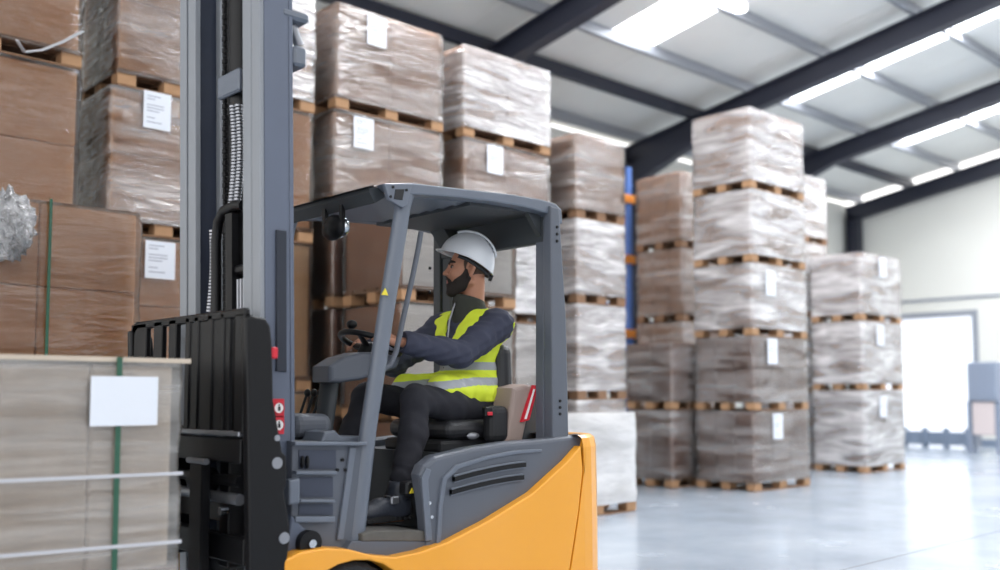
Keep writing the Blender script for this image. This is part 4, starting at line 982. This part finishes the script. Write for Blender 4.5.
for s_ in (-1, 0, 1):
    P_ = [hp_(math.atan2(s_ * .3, -1) if False else PI + s_ * .0, math.radians(e_), .004) + lH * s_ * .032 * math.cos(math.radians(e_ - 60)) for e_ in range(38, 132, 8)] if False else None
for s_ in (-1, 1):
    P_ = []
    for q in range(-5, 9): 
        th = math.radians(90 + q * 8); P_.append(HO + fh * (.150 * math.cos(th) ) + uh * (.142 * math.sin(th) * .985 + .004) + lH * s_ * .03)
    MB().tube(P_, .006, 8).build('ridge', 'helmet', hel)
for s_ in (-1, 0, 1):
    for q in range(5):
        th = math.radians(105 + q * 9); p = HO + fh * (.152 * math.cos(th)) + uh * (.1435 * math.sin(th)) + lH * (s_ * .018)
        if s_ or q % 2: MB().ell(p, (.006, .006, .006), 0).build('vent_hole', 'slot', hel)
m = MB(); bp_ = [HO + fh * (.135 * math.cos(math.radians(a_))) + lH * (.105 * math.sin(math.radians(a_))) - uh * (.012 + .030 * max(0, -math.cos(math.radians(a_)))) for a_ in range(70, 291, 10)]
m.tube([Vector(p) for p in bp_], .011, 8, flat=(.4, 1)); m.build('head_band', 'black_matt', hel)
pr_ = HO - fh * .138 - uh * .05; m = MB(); m.tube([Vector(pr_), Vector(pr_ - fh * .018)], .016, 16); m.build('ratchet', 'black_matt', hel)
# jacket -------------------------------------------------------------------------
J = Field((2.72, 3.42, 1.0), (3.56, 4.27, 1.68), .0045); torso(J, .008); arms(J, .019, .004)
def wr_(X, Y, Z): return .0035 * np.sin(X * 95 + Z * 40 + 3 * np.sin(Y * 30)) * np.sin(Z * 33 + Y * 21) + .0022 * np.sin(X * 60 - Z * 130 + Y * 50)
J.ripple(wr_)
for w_, e_, in ((WRn, ELn), (WRf, ELf)):
    dd = (e_ - w_) / np.linalg.norm(e_ - w_); J.cap(w_, w_ - dd * .035, .050, .046, .02); J.cap(w_ - dd * .16, w_ - dd * .088, .065, .065, .002, 'cut')
J.cap(hd_(-.035, 0, -.04), (3.33, 3.82, 1.60), .09, .075, .004, 'cut'); J.build('jacket', 'jacket', dr, 'navy blue work jacket'); del J
K_ = Field((3.15, 3.65, 1.45), (3.48, 4.0, 1.72), .003)
K_.cap(V(3.325, 3.82, 1.51), V(3.315, 3.825, 1.60), .100, .084, .01); K_.cap(V(3.32, 3.825, 1.50), V(3.31, 3.825, 1.72), .080, .058, .002, 'cut'); K_.half((.22, -.12, 1), .22 * 3.31 - .12 * 3.82 + 1.628)
K_.cap(V(3.17, 3.86, 1.72), V(3.215, 3.85, 1.54), .055, .008, .004, 'cut')
K_.build('collar', 'collar', dr, 'dark olive fleece collar'); del K_
m = MB(); m.tube([Vector((3.238, 3.835, 1.60)), Vector((3.222, 3.84, 1.56)), Vector((3.200, 3.84, 1.50)), Vector((3.192, 3.84, 1.42)), Vector((3.190, 3.84, 1.36))], .005, 8); m.build('zip', 'bar_steel', dr)
# vest ---------------------------------------------------------------------------
Vs = Field((2.88, 3.42, .98), (3.56, 4.27, 1.62), .004); torso(Vs, .018)
Vs.cap((3.28, 3.72, 1.13), (3.02, 3.68, 1.15), .105, .075, .05); Vs.cap((3.28, 3.95, 1.13), (3.04, 4.0, 1.15), .105, .075, .05)
Vs.ripple(lambda X, Y, Z: .004 * np.sin(Z * 70 + X * 30 + Y * 15) * np.sin(X * 25 - Z * 20) + .002 * np.sin(X * 90 + Y * 60))
for S_, E_ in ((SHn, ELn), (SHf, ELf)):
    o_ = V(0, -.02, .0) if S_ is SHn else V(0, .02, 0)
    Vs.cap(S_ + o_ * 1.2 + V(0, 0, .05), S_ * .35 + E_ * .65 + o_, .078, .066, .004, 'cut'); Vs.cap(S_ + o_ * 2.5 + V(-.02, 0, -.02), S_ + o_ * 5 + V(-.02, 0, .10), .07, .07, .004, 'cut')
Vs.cap((3.33, 3.82, 1.56), (3.33, 3.82, 1.66), .092, .11, .004, 'cut')
for i in range(10):                                                # V neck
    u_ = i / 9; z = 1.335 + .25 * u_; Vs.cap((3.05, YC + .01, z), (3.24, YC, z), .012 + .066 * u_, .012 + .066 * u_, .002, 'cut')
Vs.half((0, 0, -1), -1.085); Vs.half((-1, 0, 0), -2.955)
def band(c):
    z = c[:, 2] - .0 * c[:, 0]; x = c[:, 0]
    zz = z + np.clip(3.20 - x, 0, 1) * .10
    return (((zz > 1.245) & (zz < 1.287)) | ((zz > 1.168) & (zz < 1.208))).astype(int)
Vs.build('hi_vis_vest', ['hivis', 'reflective'], dr, 'fluorescent yellow vest with two grey reflective bands', band); del Vs
# trousers, boots ------------------------------------------------------------------
T = Field((2.40, 3.48, .60), (3.54, 4.25, 1.24), .0045); legs(T, .010, .012); T.ell((3.34, YC, 1.07), (.13, .18, .11), None, .04, 'add', .008)
T.ripple(lambda X, Y, Z: .004 * np.sin(Z * 85 + 3 * np.sin(X * 30)) * (Z < .80) + .0028 * np.sin(X * 70 + Z * 45 + Y * 20) * np.sin(Z * 30 + Y * 40))
T.half((0, 0, -1), -.655); T.build('trousers', 'trousers', dr, 'black work trousers'); del T
for A_, sz, ya_ in ((ANn, stz + .002, -.02), (ANf, .49, .0)):
    q = A_.copy(); gz = sz
    B = Field(q + V(-.30, -.1, -.16), q + V(.12, .1, .14), .003)
    B.chain([q + V(.01, 0, .09), q + V(.01, 0, -.02)], [.054, .050], .03); B.cap(V(q[0] + .02, q[1], gz + .045), V(q[0] - .09, q[1] + ya_ * .5, gz + .055), .042, .044, .03)
    B.cap(q + V(-.02, 0, -.03), V(q[0] - .12, q[1] + ya_ * .5, gz + .06), .045, .038, .04); B.ell((q[0] - .17, q[1] + ya_, gz + .044), (.07, .046, .036), None, .03)
    B.ell((q[0] + .01, q[1], q[2] + .125), (.038, .038, .03), None, .01, 'cut'); B.half((0, 0, -1), -(gz + .018)); b_o = B.build('boot', 'boot', dr, 'black leather safety boot')
    m = MB(); pl = []
    for a_ in range(0, 360, 12):
        c_, s_ = math.cos(math.radians(a_)), math.sin(math.radians(a_)); xx = q[0] - .09 + (.155 * c_); ww = (.046 - .008 * c_) * (1 if c_ < .2 else 1); pl.append((xx, q[1] + ya_ * .5 * (1 - c_) + ww * s_ * (1.05)))
    m.prismz(pl, gz, gz + .03, bev=.006); 
    for k_ in range(9): xx = q[0] + .04 - k_ * .03; m.box(xx - .008, xx + .008, q[1] - .052 + ya_ * .3 * k_ / 4, q[1] + .045, gz + .001, gz + .018, bev=.003)
    m.build('boot_sole', 'boot_sole', b_o)
    for k_ in range(4):
        z_ = q[2] + .045 - k_ * .024; x_ = q[0] - .052 - k_ * .022
        MB().tube([(x_ + .012, q[1] - .046, z_ - .006), (x_ - .006, q[1] - .02, z_ + .012), (x_ - .006, q[1] + .02, z_ + .012), (x_ + .01, q[1] + .04, z_ - .006)], .0035, 6).build('lace', 'bar_steel' if k_ == 0 else 'black', b_o)
    MB().box(q[0] - .075, q[0] - .03, q[1] - .060, q[1] - .046, gz + .075, gz + .11, bev=.006).build('side_patch', 'bar_steel', b_o, 'grey reflective patch')
# ------------------------------------------------------------------ light and camera
w = bpy.data.worlds.new('World'); bpy.context.scene.world = w; w.use_nodes = True
nt = w.node_tree; bg = nt.nodes['Background']; tc = nt.nodes.new('ShaderNodeTexCoord'); sp = nt.nodes.new('ShaderNodeSeparateXYZ')
nt.links.new(tc.outputs['Generated'], sp.inputs[0])
r = nt.nodes.new('ShaderNodeValToRGB'); e = r.color_ramp.elements
e[0].position = .0; e[0].color = (.78, .77, .76, 1); e[1].position = .6; e[1].color = (.97, .98, 1.0, 1)
nt.links.new(sp.outputs['Z'], r.inputs['Fac']); nt.links.new(r.outputs['Color'], bg.inputs['Color']); bg.inputs['Strength'].default_value = 2.0
def area(name, loc, rot, sx, sy, power, col=(1, 1, 1)):
    l = bpy.data.lights.new(name, 'AREA'); l.shape = 'RECTANGLE'; l.size = sx; l.size_y = sy; l.energy = power; l.color = col
    o = bpy.data.objects.new(name, l); C.objects.link(o); o.location = loc; o.rotation_euler = rot; return o
for i, (a_, c_) in enumerate(SKY):
    area('skylight_glow', ((a_ + c_) / 2, 4.6, rz(4.6) - .02 + .15), (-math.atan(SL), 0, 0), .9, 7.8, 260, (.97, .98, 1))
cam = bpy.data.cameras.new('camera'); co = bpy.data.objects.new('camera', cam); C.objects.link(co)
cam.sensor_width = 36; cam.lens = F * 36 / 1000; cam.shift_y = (PPY - 285) / 1000
co.location = O; co.rotation_euler = (PI / 2 + TH, 0, -math.atan2(.6793, .7338))
cam.dof.use_dof = True; cam.dof.focus_distance = 4.7; cam.dof.aperture_fstop = 1.0; cam.clip_end = 200; cam.clip_start = .05
s = bpy.context.scene; s.camera = co
s.view_settings.view_transform = 'Standard'; s.view_settings.look = 'None'; s.view_settings.gamma = 1; s.view_settings.exposure = 0.5
s.cycles.max_bounces = 8; s.cycles.transparent_max_bounces = 16; s.cycles.use_denoising = True
